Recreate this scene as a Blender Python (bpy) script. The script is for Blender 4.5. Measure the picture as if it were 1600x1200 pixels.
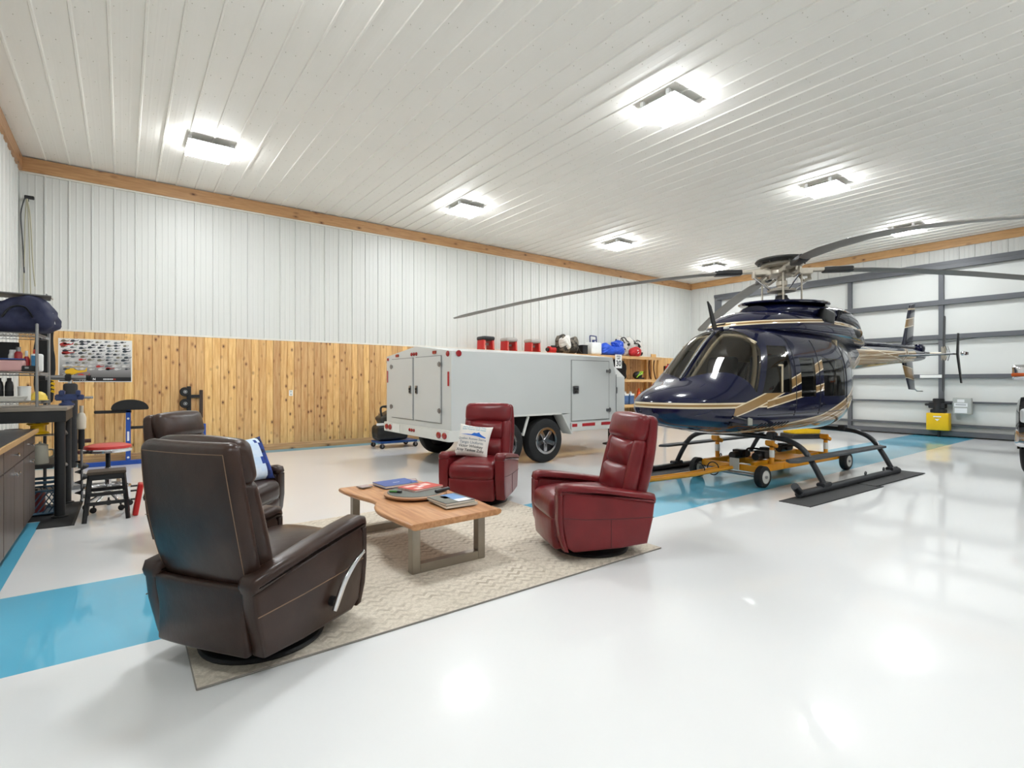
import bpy, bmesh, math, random
from mathutils import Vector, Matrix, Euler
random.seed(7)
PI = math.pi
scene = bpy.context.scene
C = scene.collection
for o in list(bpy.data.objects):
    bpy.data.objects.remove(o)

# ------------------------------------------------------------------ camera
cam_d = bpy.data.cameras.new('camera')
cam_d.sensor_width = 36.0
cam_d.lens = 36.0 * 811.0 / 1600.0
cam_d.shift_y = -3.0 / 1600.0
cam_d.clip_start = 0.05
cam = bpy.data.objects.new('camera', cam_d)
C.objects.link(cam)
cam.location = (0, 0, 1.4)
cam.rotation_euler = (PI / 2, 0, -math.atan2(0.6, 0.8))
scene.camera = cam

# ------------------------------------------------------------------ world / exposure (closed room: the lamps do the lighting)
w = bpy.data.worlds.new('World')
scene.world = w
w.use_nodes = True
w.node_tree.nodes['Background'].inputs[0].default_value = (0.8, 0.85, 0.9, 1)
w.node_tree.nodes['Background'].inputs[1].default_value = 0.15
scene.view_settings.view_transform = 'Standard'
scene.view_settings.look = 'None'
scene.view_settings.exposure = 0.24
scene.view_settings.gamma = 1.0
scene.view_settings.use_curve_mapping = False
scene.cycles.max_bounces = 8
LAMP = 62.0          # strength of every ceiling panel

# ------------------------------------------------------------------ materials
def srgb(r, g, b):
    f = lambda c: (c / 255 / 12.92) if c / 255 <= 0.04045 else ((c / 255 + 0.055) / 1.055) ** 2.4
    return (f(r), f(g), f(b), 1.0)

class NT:
    """tiny node helper"""
    def __init__(s, m):
        s.t = m.node_tree; s.n = s.t.nodes; s.l = s.t.links
        s.b = s.n['Principled BSDF']
    def new(s, kind, **k):
        n = s.n.new(kind)
        for a, v in k.items(): setattr(n, a, v)
        return n
    def put(s, sock, v):
        if hasattr(v, 'default_value') or isinstance(v, bpy.types.NodeSocket): s.l.new(v, sock)
        else: sock.default_value = v
    def math(s, op, a, b=0.0, c=None):
        n = s.new('ShaderNodeMath', operation=op)
        s.put(n.inputs[0], a); s.put(n.inputs[1], b)
        if c is not None: s.put(n.inputs[2], c)
        return n.outputs[0]
    def mix(s, f, a, b):
        n = s.new('ShaderNodeMix', data_type='RGBA')
        s.put(n.inputs[0], f); s.put(n.inputs[6], a); s.put(n.inputs[7], b)
        return n.outputs[2]
    def obj(s):
        n = s.new('ShaderNodeTexCoord'); return n.outputs['Object']
    def xyz(s, v):
        n = s.new('ShaderNodeSeparateXYZ'); s.l.new(v, n.inputs[0]); return n.outputs
    def mapping(s, v, scale=(1, 1, 1), loc=(0, 0, 0)):
        n = s.new('ShaderNodeMapping'); s.put(n.inputs[0], v)
        n.inputs['Scale'].default_value = scale; s.put(n.inputs['Location'], loc)
        return n.outputs[0]
    def noise(s, v, scale, detail=3.0, rough=0.5):
        n = s.new('ShaderNodeTexNoise'); s.put(n.inputs['Vector'], v)
        n.inputs['Scale'].default_value = scale; n.inputs['Detail'].default_value = detail
        n.inputs['Roughness'].default_value = rough
        return n.outputs['Fac']
    def vor(s, v, scale, feature='F1'):
        n = s.new('ShaderNodeTexVoronoi', feature=feature); s.put(n.inputs['Vector'], v)
        n.inputs['Scale'].default_value = scale
        return n.outputs['Distance']
    def ramp(s, f, a, b):
        """smooth 0..1 between a and b"""
        n = s.new('ShaderNodeMapRange'); s.put(n.inputs[0], f)
        n.inputs[1].default_value = a; n.inputs[2].default_value = b
        return n.outputs[0]
    def bump(s, h, strength=0.2, dist=0.01):
        n = s.new('ShaderNodeBump'); s.put(n.inputs['Height'], h)
        n.inputs['Strength'].default_value = strength; n.inputs['Distance'].default_value = dist
        s.l.new(n.outputs[0], s.b.inputs['Normal'])
    def color(s, c): s.put(s.b.inputs['Base Color'], c)

MATS = {}
def mat(name, col, rough=0.5, metal=0.0, coat=0.0, spec=0.5, var=0.06, vscale=6.0, bump=0.0, bscale=80.0, emit=None):
    if name in MATS: return MATS[name]
    m = bpy.data.materials.new(name); m.use_nodes = True
    k = NT(m)
    b = k.b
    b.inputs['Roughness'].default_value = rough
    b.inputs['Metallic'].default_value = metal
    b.inputs['Coat Weight'].default_value = coat
    b.inputs['Coat Roughness'].default_value = 0.05
    b.inputs['Specular IOR Level'].default_value = spec
    c = srgb(*col)
    v = k.obj()
    if var > 0:
        f = k.noise(v, vscale, 4.0)
        lo = tuple(x * (1 - var * 1.6) for x in c[:3]) + (1,)
        hi = tuple(min(1, x * (1 + var * 1.6)) for x in c[:3]) + (1,)
        k.color(k.mix(f, lo, hi))
    else:
        k.color(c)
    if bump > 0:
        k.bump(k.noise(v, bscale, 3.0), bump, 0.004)
    if emit:
        b.inputs['Emission Color'].default_value = c
        b.inputs['Emission Strength'].default_value = emit
    MATS[name] = m
    return m

# ------------------------------------------------------------------ objects
def link(name, me, m, parent=None):
    o = bpy.data.objects.new(name, me)
    C.objects.link(o)
    if m is not None:
        if isinstance(m, (list, tuple)):
            for q in m: me.materials.append(q)
        elif not me.materials: me.materials.append(m)
    if parent is not None: o.parent = parent
    return o

def thing(name, label, cat, loc=(0, 0, 0), rz=0.0, group=None, rot=None):
    o = bpy.data.objects.new(name, None); C.objects.link(o)
    o.empty_display_size = 0.1
    o.location = loc; o.rotation_euler = rot if rot else (0, 0, rz)
    return tag(o, label, cat, group)

def tag(o, label, cat, group=None):
    o['label'] = label; o['category'] = cat
    if group: o['group'] = group
    return o

def struct(o):
    o['kind'] = 'structure'; return o

def frame(d, up=Vector((0, 0, 1))):
    d = d.normalized()
    if abs(d.dot(up)) > 0.99: up = Vector((1, 0, 0))
    x = d.cross(up).normalized(); y = x.cross(d).normalized()
    return x, y, d

class MB:
    """collects vertices and faces for ONE mesh"""
    def __init__(s): s.v = []; s.f = []
    def add(s, vs, fs, M=None):
        k = len(s.v)
        s.v += [tuple(M @ Vector(p)) if M is not None else tuple(p) for p in vs]
        s.f += [tuple(i + k for i in f) for f in fs]
        return s
    def box(s, c, d, rot=None):
        x, y, z = (q / 2 for q in d)
        vs = [(-x, -y, -z), (x, -y, -z), (x, y, -z), (-x, y, -z), (-x, -y, z), (x, -y, z), (x, y, z), (-x, y, z)]
        fs = [(0, 3, 2, 1), (4, 5, 6, 7), (0, 1, 5, 4), (1, 2, 6, 5), (2, 3, 7, 6), (3, 0, 4, 7)]
        M = Matrix.Translation(c)
        if rot: M = M @ Euler(rot).to_matrix().to_4x4()
        return s.add(vs, fs, M)
    def span(s, a, b):
        return s.box([(p + q) / 2 for p, q in zip(a, b)], [abs(q - p) for p, q in zip(a, b)])
    def cyl(s, a, b, r0, r1=None, n=16, caps=True):
        r1 = r0 if r1 is None else r1
        a = Vector(a); b = Vector(b); x, y, d = frame(b - a)
        vs = []
        for p, r in ((a, r0), (b, r1)):
            for i in range(n):
                t = 2 * PI * i / n
                vs.append(p + (x * math.cos(t) + y * math.sin(t)) * r)
        fs = [(i, (i + 1) % n, n + (i + 1) % n, n + i) for i in range(n)]
        if caps: fs += [tuple(range(n - 1, -1, -1)), tuple(range(n, 2 * n))]
        return s.add(vs, fs)
    def tube(s, pts, r, n=10, caps=True, flat=1.0):
        P = [Vector(p) for p in pts]; R = r if isinstance(r, (list, tuple)) else [r] * len(P)
        vs = []; up = Vector((0, 0, 1)); x0 = None
        for i, p in enumerate(P):
            d = (P[min(i + 1, len(P) - 1)] - P[max(i - 1, 0)]).normalized()
            if x0 is None: x, y, _ = frame(d)
            else:
                x = (x0 - d * x0.dot(d)).normalized(); y = x.cross(d)
            x0 = x
            for k in range(n):
                t = 2 * PI * k / n
                vs.append(p + x * math.cos(t) * R[i] + y * math.sin(t) * R[i] * flat)
        fs = []
        for i in range(len(P) - 1):
            for k in range(n):
                a = i * n + k; b = i * n + (k + 1) % n
                fs.append((a, b, b + n, a + n))
        if caps: fs += [tuple(range(n - 1, -1, -1)), tuple(range((len(P) - 1) * n, len(P) * n))]
        return s.add(vs, fs)
    def lathe(s, prof, o=(0, 0, 0), n=24, axis='z', M=None, caps=True):
        """prof: (radius, height) from bottom to top"""
        vs = []
        for r, h in prof:
            for i in range(n):
                t = 2 * PI * i / n; a, b = r * math.cos(t), r * math.sin(t)
                vs.append({'z': (a, b, h), 'x': (h, a, b), 'y': (b, h, a)}[axis])
        fs = []
        for j in range(len(prof) - 1):
            for i in range(n):
                a = j * n + i; b = j * n + (i + 1) % n
                fs.append((a, b, b + n, a + n))
        if caps: fs += [tuple(range(n - 1, -1, -1)), tuple(range((len(prof) - 1) * n, len(prof) * n))]
        T = Matrix.Translation(o)
        return s.add(vs, fs, T @ M if M is not None else T)
    def prism(s, poly, h0, h1, plane='xy'):
        n = len(poly)
        def q(a, b, h): return {'xy': (a, b, h), 'xz': (a, h, b), 'yz': (h, a, b)}[plane]
        vs = [q(a, b, h0) for a, b in poly] + [q(a, b, h1) for a, b in poly]
        fs = [tuple(range(n - 1, -1, -1)), tuple(range(n, 2 * n))]
        fs += [(i, (i + 1) % n, n + (i + 1) % n, n + i) for i in range(n)]
        return s.add(vs, fs)
    def sphere(s, c, r, n=14, m=8, sc=(1, 1, 1)):
        vs = [(0, 0, -r)]
        for j in range(1, m):
            ph = -PI / 2 + PI * j / m
            for i in range(n):
                t = 2 * PI * i / n
                vs.append((r * math.cos(ph) * math.cos(t), r * math.cos(ph) * math.sin(t), r * math.sin(ph)))
        vs.append((0, 0, r))
        fs = [(0, 1 + (i + 1) % n, 1 + i) for i in range(n)]
        for j in range(m - 2):
            for i in range(n):
                a = 1 + j * n + i; b = 1 + j * n + (i + 1) % n
                fs.append((a, b, b + n, a + n))
        L = len(vs) - 1; k = 1 + (m - 2) * n
        fs += [(k + i, k + (i + 1) % n, L) for i in range(n)]
        return s.add([(x * sc[0] + c[0], y * sc[1] + c[1], z * sc[2] + c[2]) for x, y, z in vs], fs)
    def torus(s, c, R, r, n=28, m=8, axis='z'):
        vs = []
        for i in range(n):
            t = 2 * PI * i / n
            for j in range(m):
                p = 2 * PI * j / m
                a, b, h = (R + r * math.cos(p)) * math.cos(t), (R + r * math.cos(p)) * math.sin(t), r * math.sin(p)
                x = {'z': (a, b, h), 'x': (h, a, b), 'y': (b, h, a)}[axis]
                vs.append((x[0] + c[0], x[1] + c[1], x[2] + c[2]))
        fs = [(i * m + j, ((i + 1) % n) * m + j, ((i + 1) % n) * m + (j + 1) % m, i * m + (j + 1) % m) for i in range(n) for j in range(m)]
        return s.add(vs, fs)
    def cushion(s, size, r, puff=(0, 0, 0), M=None, n=5, fn=None):
        """rounded, puffed box; fn deforms a vertex in the box's own frame"""
        h = [q / 2 for q in size]
        r = min(r, min(h) * 0.98)
        def ticks(a):
            i = a - r
            t = [-a, -a + r * 0.25, -a + r * 0.6]
            t += [-i + 2 * i * k / n for k in range(n + 1)] if i > 1e-4 else [0.0]
            t += [a - r * 0.6, a - r * 0.25, a]
            return t
        T = [ticks(a) for a in h]
        idx = {}; vs = []; fs = []
        def vert(i, j, k):
            key = (i, j, k)
            if key in idx: return idx[key]
            p = Vector((T[0][i], T[1][j], T[2][k]))
            inn = Vector([max(-(a - r), min(a - r, c)) for a, c in zip(h, p)])
            d = p - inn
            if d.length > 1e-9: p = inn + d.normalized() * r
            q = [p[a] / h[a] for a in range(3)]
            g = lambda a: max(0.0, 1 - q[a] * q[a])
            p = p + Vector((puff[0] * q[0] * g(1) * g(2), puff[1] * q[1] * g(0) * g(2), puff[2] * q[2] * g(0) * g(1)))
            if fn: p = Vector(fn(p.x, p.y, p.z))
            idx[key] = len(vs); vs.append(p); return idx[key]
        L = [len(t) - 1 for t in T]
        for i in range(L[0]):
            for j in range(L[1]):
                fs.append((vert(i, j, 0), vert(i, j + 1, 0), vert(i + 1, j + 1, 0), vert(i + 1, j, 0)))
                fs.append((vert(i, j, L[2]), vert(i + 1, j, L[2]), vert(i + 1, j + 1, L[2]), vert(i, j + 1, L[2])))
        for i in range(L[0]):
            for k in range(L[2]):
                fs.append((vert(i, 0, k), vert(i + 1, 0, k), vert(i + 1, 0, k + 1), vert(i, 0, k + 1)))
                fs.append((vert(i, L[1], k), vert(i, L[1], k + 1), vert(i + 1, L[1], k + 1), vert(i + 1, L[1], k)))
        for j in range(L[1]):
            for k in range(L[2]):
                fs.append((vert(0, j, k), vert(0, j, k + 1), vert(0, j + 1, k + 1), vert(0, j + 1, k)))
                fs.append((vert(L[0], j, k), vert(L[0], j + 1, k), vert(L[0], j + 1, k + 1), vert(L[0], j, k + 1)))
        return s.add(vs, fs, M)
    def slab(s, poly, y0, y1, r, M=None, seg=3):
        """closed profile in xz (counter-clockwise), soft rounded edges, from y0 to y1"""
        n = len(poly); P = [Vector((a, b)) for a, b in poly]; N = []
        for i in range(n):
            e1 = (P[i] - P[i - 1]).normalized(); e2 = (P[(i + 1) % n] - P[i]).normalized()
            a = Vector((e1.y, -e1.x)); b = Vector((e2.y, -e2.x))
            m = (a + b); m = m.normalized() if m.length > 1e-6 else a
            N.append(m / max(0.5, m.dot(a)))
        rings = []
        for k in range(seg + 1):
            t = PI / 2 * k / seg; rings.append((y0 + r * (1 - math.sin(t)), r * (1 - math.cos(t))))
        R = [(y0 + r - r * math.sin(PI / 2 * (1 - k / seg)), r * (1 - math.cos(PI / 2 * (1 - k / seg)))) for k in range(seg + 1)]
        R += [(y1 - r + r * math.sin(PI / 2 * k / seg), r * (1 - math.cos(PI / 2 * k / seg))) for k in range(seg + 1)]
        vs = []
        for y, ins in R:
            for i in range(n):
                p = P[i] - N[i] * ins
                vs.append((p.x, y, p.y))
        fs = []
        for j in range(len(R) - 1):
            for i in range(n):
                a = j * n + i; b = j * n + (i + 1) % n
                fs.append((a, a + n, b + n, b))
        fs += [tuple(range(n)), tuple(range((len(R) - 1) * n + n - 1, (len(R) - 1) * n - 1, -1))]
        return s.add(vs, fs, M)
    def loft(s, rings, cap=True):
        n = len(rings[0]); vs = [p for r in rings for p in r]; fs = []
        for j in range(len(rings) - 1):
            for i in range(n):
                a = j * n + i; b = j * n + (i + 1) % n
                fs.append((a, b, b + n, a + n))
        if cap: fs += [tuple(range(n - 1, -1, -1)), tuple(range((len(rings) - 1) * n, len(rings) * n))]
        return s.add(vs, fs)
    def mesh(s, name, bevel=0.0, smooth=35, seg=2):
        me = bpy.data.meshes.new(name)
        me.from_pydata(s.v, [], s.f)
        bm = bmesh.new(); bm.from_mesh(me)
        bmesh.ops.recalc_face_normals(bm, faces=bm.faces)
        if bevel > 0:
            es = [e for e in bm.edges if len(e.link_faces) == 2 and e.calc_face_angle(0) > math.radians(30)]
            bmesh.ops.bevel(bm, geom=es, offset=bevel, segments=seg, affect='EDGES', clamp_overlap=True)
        bm.to_mesh(me); bm.free()
        if smooth:
            me.polygons.foreach_set('use_smooth', [True] * len(me.polygons))
            me.set_sharp_from_angle(angle=math.radians(smooth))
        return me
    def build(s, name, m, parent=None, bevel=0.0, smooth=35, seg=2):
        return link(name, s.mesh(name, bevel, smooth, seg), m, parent)

def text_mesh(txt, size, align='CENTER', extrude=0.0, offset=0.0):
    """returns (verts, faces) of flat lettering in the xy plane"""
    cu = bpy.data.curves.new('lettering', 'FONT')
    cu.body = txt; cu.size = size; cu.align_x = align; cu.align_y = 'CENTER'; cu.extrude = extrude; cu.offset = offset
    cu.resolution_u = 3
    ob = bpy.data.objects.new('lettering', cu); C.objects.link(ob)
    dg = bpy.context.evaluated_depsgraph_get(); dg.update()
    ev = ob.evaluated_get(dg); me = ev.to_mesh()
    vs = [tuple(v.co) for v in me.vertices]; fs = [tuple(p.vertices) for p in me.polygons]
    ev.to_mesh_clear()
    bpy.data.objects.remove(ob); bpy.data.curves.remove(cu)
    return vs, fs

def lettering(name, txt, size, M, m, parent, align='CENTER', offset=0.0):
    vs, fs = text_mesh(txt, size, align, 0.0, offset)
    b = MB(); b.add(vs, fs, M)
    me = bpy.data.meshes.new(name); me.from_pydata(b.v, [], b.f)
    return link(name, me, m, parent)

def TR(loc, rot=(0, 0, 0)): return Matrix.Translation(loc) @ Euler(rot).to_matrix().to_4x4()
def lerp(a, b, t): return a + (b - a) * t
def copy_tree(o, parent=None):
    c = o.copy(); C.objects.link(c)
    if parent is not None: c.parent = parent; c.matrix_parent_inverse = Matrix()
    for ch in list(o.children): copy_tree(ch, c)
    return c
def smoothpath(pts, k=6):
    P = [Vector(p) for p in pts]; out = []
    for i in range(len(P) - 1):
        a, b, c, d = P[max(i - 1, 0)], P[i], P[i + 1], P[min(i + 2, len(P) - 1)]
        for j in range(k):
            t = j / k
            out.append(0.5 * ((2 * b) + (c - a) * t + (2 * a - 5 * b + 4 * c - d) * t * t + (3 * b - a - 3 * c + d) * t ** 3))
    out.append(P[-1]); return out

# common materials
M_BLACK = mat('black_satin', (24, 24, 26), 0.45)
M_RUBBER = mat('black_rubber', (22, 22, 23), 0.75, bump=0.15)
M_CHROME = mat('chrome', (215, 215, 218), 0.12, 1.0, var=0.0)
M_STEEL = mat('brushed_steel', (150, 150, 152), 0.35, 1.0, var=0.05)
M_WHITEP = mat('white_plastic', (232, 232, 228), 0.4)
M_REDP = mat('red_plastic', (190, 30, 28), 0.4)
M_YELLOW = mat('yellow_paint', (238, 190, 10), 0.4)
M_WHITEINK = mat('white_print', (235, 235, 235), 0.6, var=0)
M_BLACKINK = mat('black_print', (25, 25, 28), 0.6, var=0)
# ================================================================== THE ROOM
X0, X1, Y0, Y1, ZC = -1.35, 17.05, -5.2, 11.55, 5.05
WAIN = 2.26

# ---- floor: white gloss epoxy with a blue stripe and blue borders (paint, so part of the material)
m_floor = bpy.data.materials.new('epoxy_floor'); m_floor.use_nodes = True
k = NT(m_floor)
px, py, pz = k.xyz(k.obj())
stripe = k.math('MULTIPLY', k.math('GREATER_THAN', py, 3.41), k.math('LESS_THAN', py, 4.66))
border = k.math('GREATER_THAN', py, Y1 - 0.42)
side = k.math('LESS_THAN', px, -0.655)
side = k.math('MULTIPLY', side, k.math('LESS_THAN', py, 7.0))
mask = k.math('MAXIMUM', k.math('MAXIMUM', stripe, border), side)
cl = k.noise(k.obj(), 0.8, 5.0)
white = k.mix(cl, srgb(227, 227, 226), srgb(232, 232, 231))
blue = k.mix(k.noise(k.obj(), 1.3, 5.0), srgb(84, 172, 206), srgb(104, 190, 218))
k.color(k.mix(mask, white, blue))
k.b.inputs['Roughness'].default_value = 0.32
k.b.inputs['Specular IOR Level'].default_value = 0.1
k.b.inputs['Coat Weight'].default_value = 0.8
k.b.inputs['Coat Roughness'].default_value = 0.05
k.bump(k.noise(k.obj(), 2.2, 2.0), 0.015, 0.01)
b = MB(); b.span((X0, Y0, -0.1), (X1, Y1, 0.0))
struct(b.build('floor', m_floor, smooth=0))

m_panel = mat('white_ribbed_metal', (217, 217, 212), 0.42, 0.0, spec=0.45, var=0.015, vscale=1.0)
m_ceil = mat('white_ceiling_metal', (246, 242, 234), 0.5, 0.0, spec=0.35, var=0.015, vscale=1.0)
m_beam = bpy.data.materials.new('knotty_beam'); 
m_wood = bpy.data.materials.new('knotty_pine')
def wood_nodes(m, c1, c2, knot, axis, knots=1.0, rough=0.45):
    m.use_nodes = True; k = NT(m)
    v = k.obj(); oi = k.new('ShaderNodeObjectInfo')
    rnd = oi.outputs['Random']
    off = k.new('ShaderNodeCombineXYZ')
    k.put(off.inputs[0], k.math('MULTIPLY', rnd, 37.0)); k.put(off.inputs[1], k.math('MULTIPLY', rnd, 11.0)); k.put(off.inputs[2], k.math('MULTIPLY', rnd, 91.0))
    sc = {'z': (14, 14, 1.1), 'x': (1.1, 14, 14), 'y': (14, 1.1, 14)}[axis]
    g = k.noise(k.mapping(v, sc, off.outputs[0]), 2.2, 5.0, 0.6)
    col = k.mix(k.ramp(g, 0.35, 0.62), c1, c2)
    tone = k.new('ShaderNodeHueSaturation'); k.put(tone.inputs['Color'], col)
    k.put(tone.inputs['Value'], k.math('ADD', k.math('MULTIPLY', rnd, 0.4), 0.78))
    k.put(tone.inputs['Hue'], k.math('ADD', k.math('MULTIPLY', rnd, 0.012), 0.494))
    ks = {'z': (7.5, 2.0, 4.6), 'x': (3.2, 6.0, 6.0), 'y': (6.0, 3.2, 6.0)}[axis]
    d = k.vor(k.mapping(v, ks, off.outputs[0]), 1.0)
    col = k.mix(k.math('MULTIPLY', k.ramp(d, 0.26, 0.1), 0.55 * knots), tone.outputs[0], knot)
    col = k.mix(k.math('MULTIPLY', k.ramp(d, 0.11, 0.06), 0.85 * knots), col, tuple(x * 0.4 for x in knot[:3]) + (1,))
    k.color(col)
    k.b.inputs['Roughness'].default_value = rough
    k.b.inputs['Coat Weight'].default_value = 0.12
    k.b.inputs['Coat Roughness'].default_value = 0.25
    k.bump(g, 0.06, 0.003)
wood_nodes(m_wood, srgb(208, 156, 94), srgb(232, 190, 130), srgb(138, 80, 40), 'z', 1.2)
wood_nodes(m_beam, srgb(188, 140, 92), srgb(208, 162, 112), srgb(112, 62, 34), 'x')
m_beam_y = bpy.data.materials.new('knotty_beam_y')
wood_nodes(m_beam_y, srgb(188, 140, 92), srgb(208, 162, 112), srgb(112, 62, 34), 'y')

# ---- backing walls
b = MB(); b.span((X0 - 0.15, Y1, 0), (X1 + 0.15, Y1 + 0.15, ZC + 0.1)); wall_back = struct(b.build('wall_back', m_panel, smooth=0))
b = MB(); b.span((X0 - 0.15, Y0, 0), (X0, Y1, ZC + 0.1)); wall_left = struct(b.build('wall_left', m_panel, smooth=0))
b = MB(); b.span((X1, Y0, 0), (X1 + 0.15, Y1, ZC + 0.1)); wall_right = struct(b.build('wall_right', m_panel, smooth=0))
b = MB(); b.span((X0 - 0.15, Y0 - 0.15, 0), (X1 + 0.15, Y0, ZC + 0.1)); wall_front = struct(b.build('wall_front', m_panel, smooth=0))
b = MB(); b.span((X0 - 0.15, Y0 - 0.15, ZC + 0.035), (X1 + 0.15, Y1 + 0.15, ZC + 0.2)); ceiling = struct(b.build('ceiling', m_ceil, smooth=0))

# ---- ribbed sheets: a profile across one panel, swept along its length
PW = 0.305
def rib_profile(w, h=0.022, mh=0.007):
    return [(0, 0), (0.006, h), (0.026, h), (0.036, 0.003), (0.10, 0.003), (0.106, mh), (0.122, mh), (0.128, 0.003),
            (0.19, 0.003), (0.196, mh), (0.212, mh), (0.218, 0.003), (w - 0.002, 0.003), (w, 0.0)]
def sheet_mesh(name, w, length, m, h=0.022, mh=0.007):
    pr = rib_profile(w, h, mh); n = len(pr)
    vs = [(a, h, 0) for a, h in pr] + [(a, h, length) for a, h in pr]
    fs = [(i, i + 1, n + i + 1, n + i) for i in range(n - 1)]
    me = bpy.data.meshes.new(name); me.from_pydata(vs, [], fs); me.materials.append(m)
    return me
def sheets(parent, mesh, count, place):
    for i in range(count):
        o = bpy.data.objects.new('panel', mesh); C.objects.link(o); o.parent = parent
        o.matrix_local = place(i)
hz0, hz1 = WAIN + 0.03, ZC + 0.03
me = sheet_mesh('panel', PW, hz1 - hz0, m_panel)
nb = int((X1 - X0) / PW)
sheets(wall_back, me, nb + 1, lambda i: Matrix(((1, 0, 0, X0 + i * PW), (0, -1, 0, Y1), (0, 0, 1, hz0), (0, 0, 0, 1))))
me = sheet_mesh('panel', PW, ZC + 0.03, m_panel)
nl = int((Y1 - 3.0) / PW)
sheets(wall_left, me, nl, lambda i: Matrix(((0, 1, 0, X0), (1, 0, 0, Y1 - 0.03 - (i + 1) * PW), (0, 0, 1, 0), (0, 0, 0, 1))))
DOOR_Y1, DOOR_Y0, DOOR_Z = 10.45, -2.3, 4.46
me = sheet_mesh('panel', PW, ZC + 0.03 - DOOR_Z, m_panel)
sheets(wall_right, me, int((DOOR_Y1 - 0.0) / PW) + 1, lambda i: Matrix(((0, -1, 0, X1), (1, 0, 0, DOOR_Y1 - (i + 1) * PW), (0, 0, 1, DOOR_Z), (0, 0, 0, 1))))
me = sheet_mesh('panel', PW, ZC + 0.03, m_panel)
sheets(wall_right, me, 3, lambda i: Matrix(((0, -1, 0, X1), (1, 0, 0, DOOR_Y1 + 0.1 + i * PW), (0, 0, 1, 0), (0, 0, 0, 1))))
me = sheet_mesh('panel', PW, Y1 - Y0, m_ceil, 0.018, 0.0036)
sheets(ceiling, me, nb + 1, lambda i: Matrix(((1, 0, 0, X0 + i * PW), (0, 0, 1, Y0), (0, -1, 0, ZC + 0.035), (0, 0, 0, 1))))
# ceiling screws
b = MB()
for i in range(nb):
    for j in range(22):
        y = 0.4 + j * 0.5 + (0.25 if i % 2 else 0)
        for a in (0.06, 0.165):
            b.cyl((X0 + i * PW + a, y, ZC + 0.036), (X0 + i * PW + a, y, ZC + 0.026), 0.0055, 0.004, 5)
o = b.build('screw_heads', mat('screw_paint', (206, 198, 186), 0.5), ceiling); o['kind'] = 'stuff'

# ---- wainscot of tongue-and-groove boards
BW = 0.137
b = MB(); g = 0.011
b.prism([(0.001, 0), (0.001, -0.009), (g, -0.02), (BW - g, -0.02), (BW - 0.001, -0.009), (BW - 0.001, 0)], 0.0, WAIN - 0.13, 'xy')
board = b.mesh('board', smooth=0); board.materials.append(m_wood)
for i in range(int((X1 - X0) / BW)):
    o = bpy.data.objects.new('board', board); C.objects.link(o); o.parent = wall_back
    o.location = (X0 + i * BW, Y1 - 0.002, 0.13)
# cap trim and baseboard
m_trim = mat('white_trim', (228, 224, 214), 0.45)
b = MB(); b.span((X0, Y1 - 0.028, WAIN), (X1, Y1, WAIN + 0.035)); struct(b.build('trim_1', m_trim, bevel=0.003))
b = MB()
prof = [(0, 0), (-0.03, 0), (-0.03, 0.075), (-0.024, 0.085), (-0.024, 0.118), (-0.018, 0.135), (0, 0.135)]
b.prism([(Y1 + a, h) for a, h in prof], X0, X1, 'yz'); struct(b.build('baseboard_back', m_beam, smooth=0))
# ---- timber at the top of the walls
b = MB(); b.span((X0, Y1 - 0.05, ZC - 0.215), (X1, Y1, ZC + 0.012)); struct(b.build('trim_2', m_beam, bevel=0.004))
b = MB(); b.span((X0, Y1 - 0.035, ZC - 0.245), (X1, Y1 - 0.001, ZC - 0.215)); struct(b.build('trim_3', m_trim, bevel=0.003))
b = MB(); b.span((X1 - 0.05, Y0, ZC - 0.2), (X1, Y1 - 0.052, ZC + 0.012)); struct(b.build('trim_4', m_beam_y, bevel=0.004))
b = MB(); b.span((X0, Y0, ZC - 0.215), (X0 + 0.05, Y1 - 0.052, ZC + 0.012)); struct(b.build('trim_5', m_beam_y, bevel=0.004))

# ---- hangar door: grey steel frame over white sheeting
m_frame = mat('grey_steel_frame', (92, 94, 98), 0.45)
m_sheet = mat('door_sheeting', (216, 217, 213), 0.5, var=0.02, vscale=0.8)
door = bpy.data.objects.new('door_1', None); C.objects.link(door); struct(door)
XD = 16.86
cols = [10.35, 8.27, 6.17, 4.07, 1.97, -0.13, -2.2]
rows = [0.1, 0.29, 0.89, 1.55, 2.56, 3.45, 4.33]
for i in range(len(cols) - 1):
    for z0, z1 in ((0.06, 0.89), (0.89, 1.55), (1.55, 2.56), (2.56, 3.45), (3.45, 4.36)):
        b = MB(); b.span((XD + 0.1, cols[i + 1] + 0.004, z0 + 0.004), (XD + 0.13, cols[i] - 0.004, z1 - 0.004)); b.build('sheeting_panel', m_sheet, door, bevel=0.003)
for i, y in enumerate(cols):
    wd = 0.22 if i == 0 else 0.1
    b = MB(); b.span((XD, y - wd / 2, 0.02), (XD + 0.1, y + wd / 2, 4.36)); b.build('column', m_frame, door, bevel=0.006)
for z, h, dx in ((0.09, 0.12, 0.06), (0.3, 0.06, 0.0), (0.89, 0.045, 0.0), (1.55, 0.1, 0.02), (2.56, 0.12, 0.03), (3.45, 0.13, 0.03), (4.34, 0.1, 0.05)):
    b = MB(); b.span((XD - dx, cols[-1], z - h / 2), (XD + 0.08, cols[0], z + h / 2)); b.build('girt', m_frame, door, bevel=0.006)
b = MB(); b.span((XD + 0.02, DOOR_Y0, 4.40), (XD + 0.17, DOOR_Y1 + 0.05, 4.50)); b.build('header', m_frame, door, bevel=0.006)
b = MB()
b.tube([(XD + 0.09, 6.2, 2.44), (XD + 0.07, 4.2, 2.40), (XD + 0.09, 0.2, 2.9)], 0.008, 6)
b.build('lift_cable', m_frame, door)
b = MB(); b.span((XD - 0.004 - 0.03, 4.02, 1.51), (XD - 0.03, 4.5, 1.59)); b.build('notice_strip', M_WHITEP, door)
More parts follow.
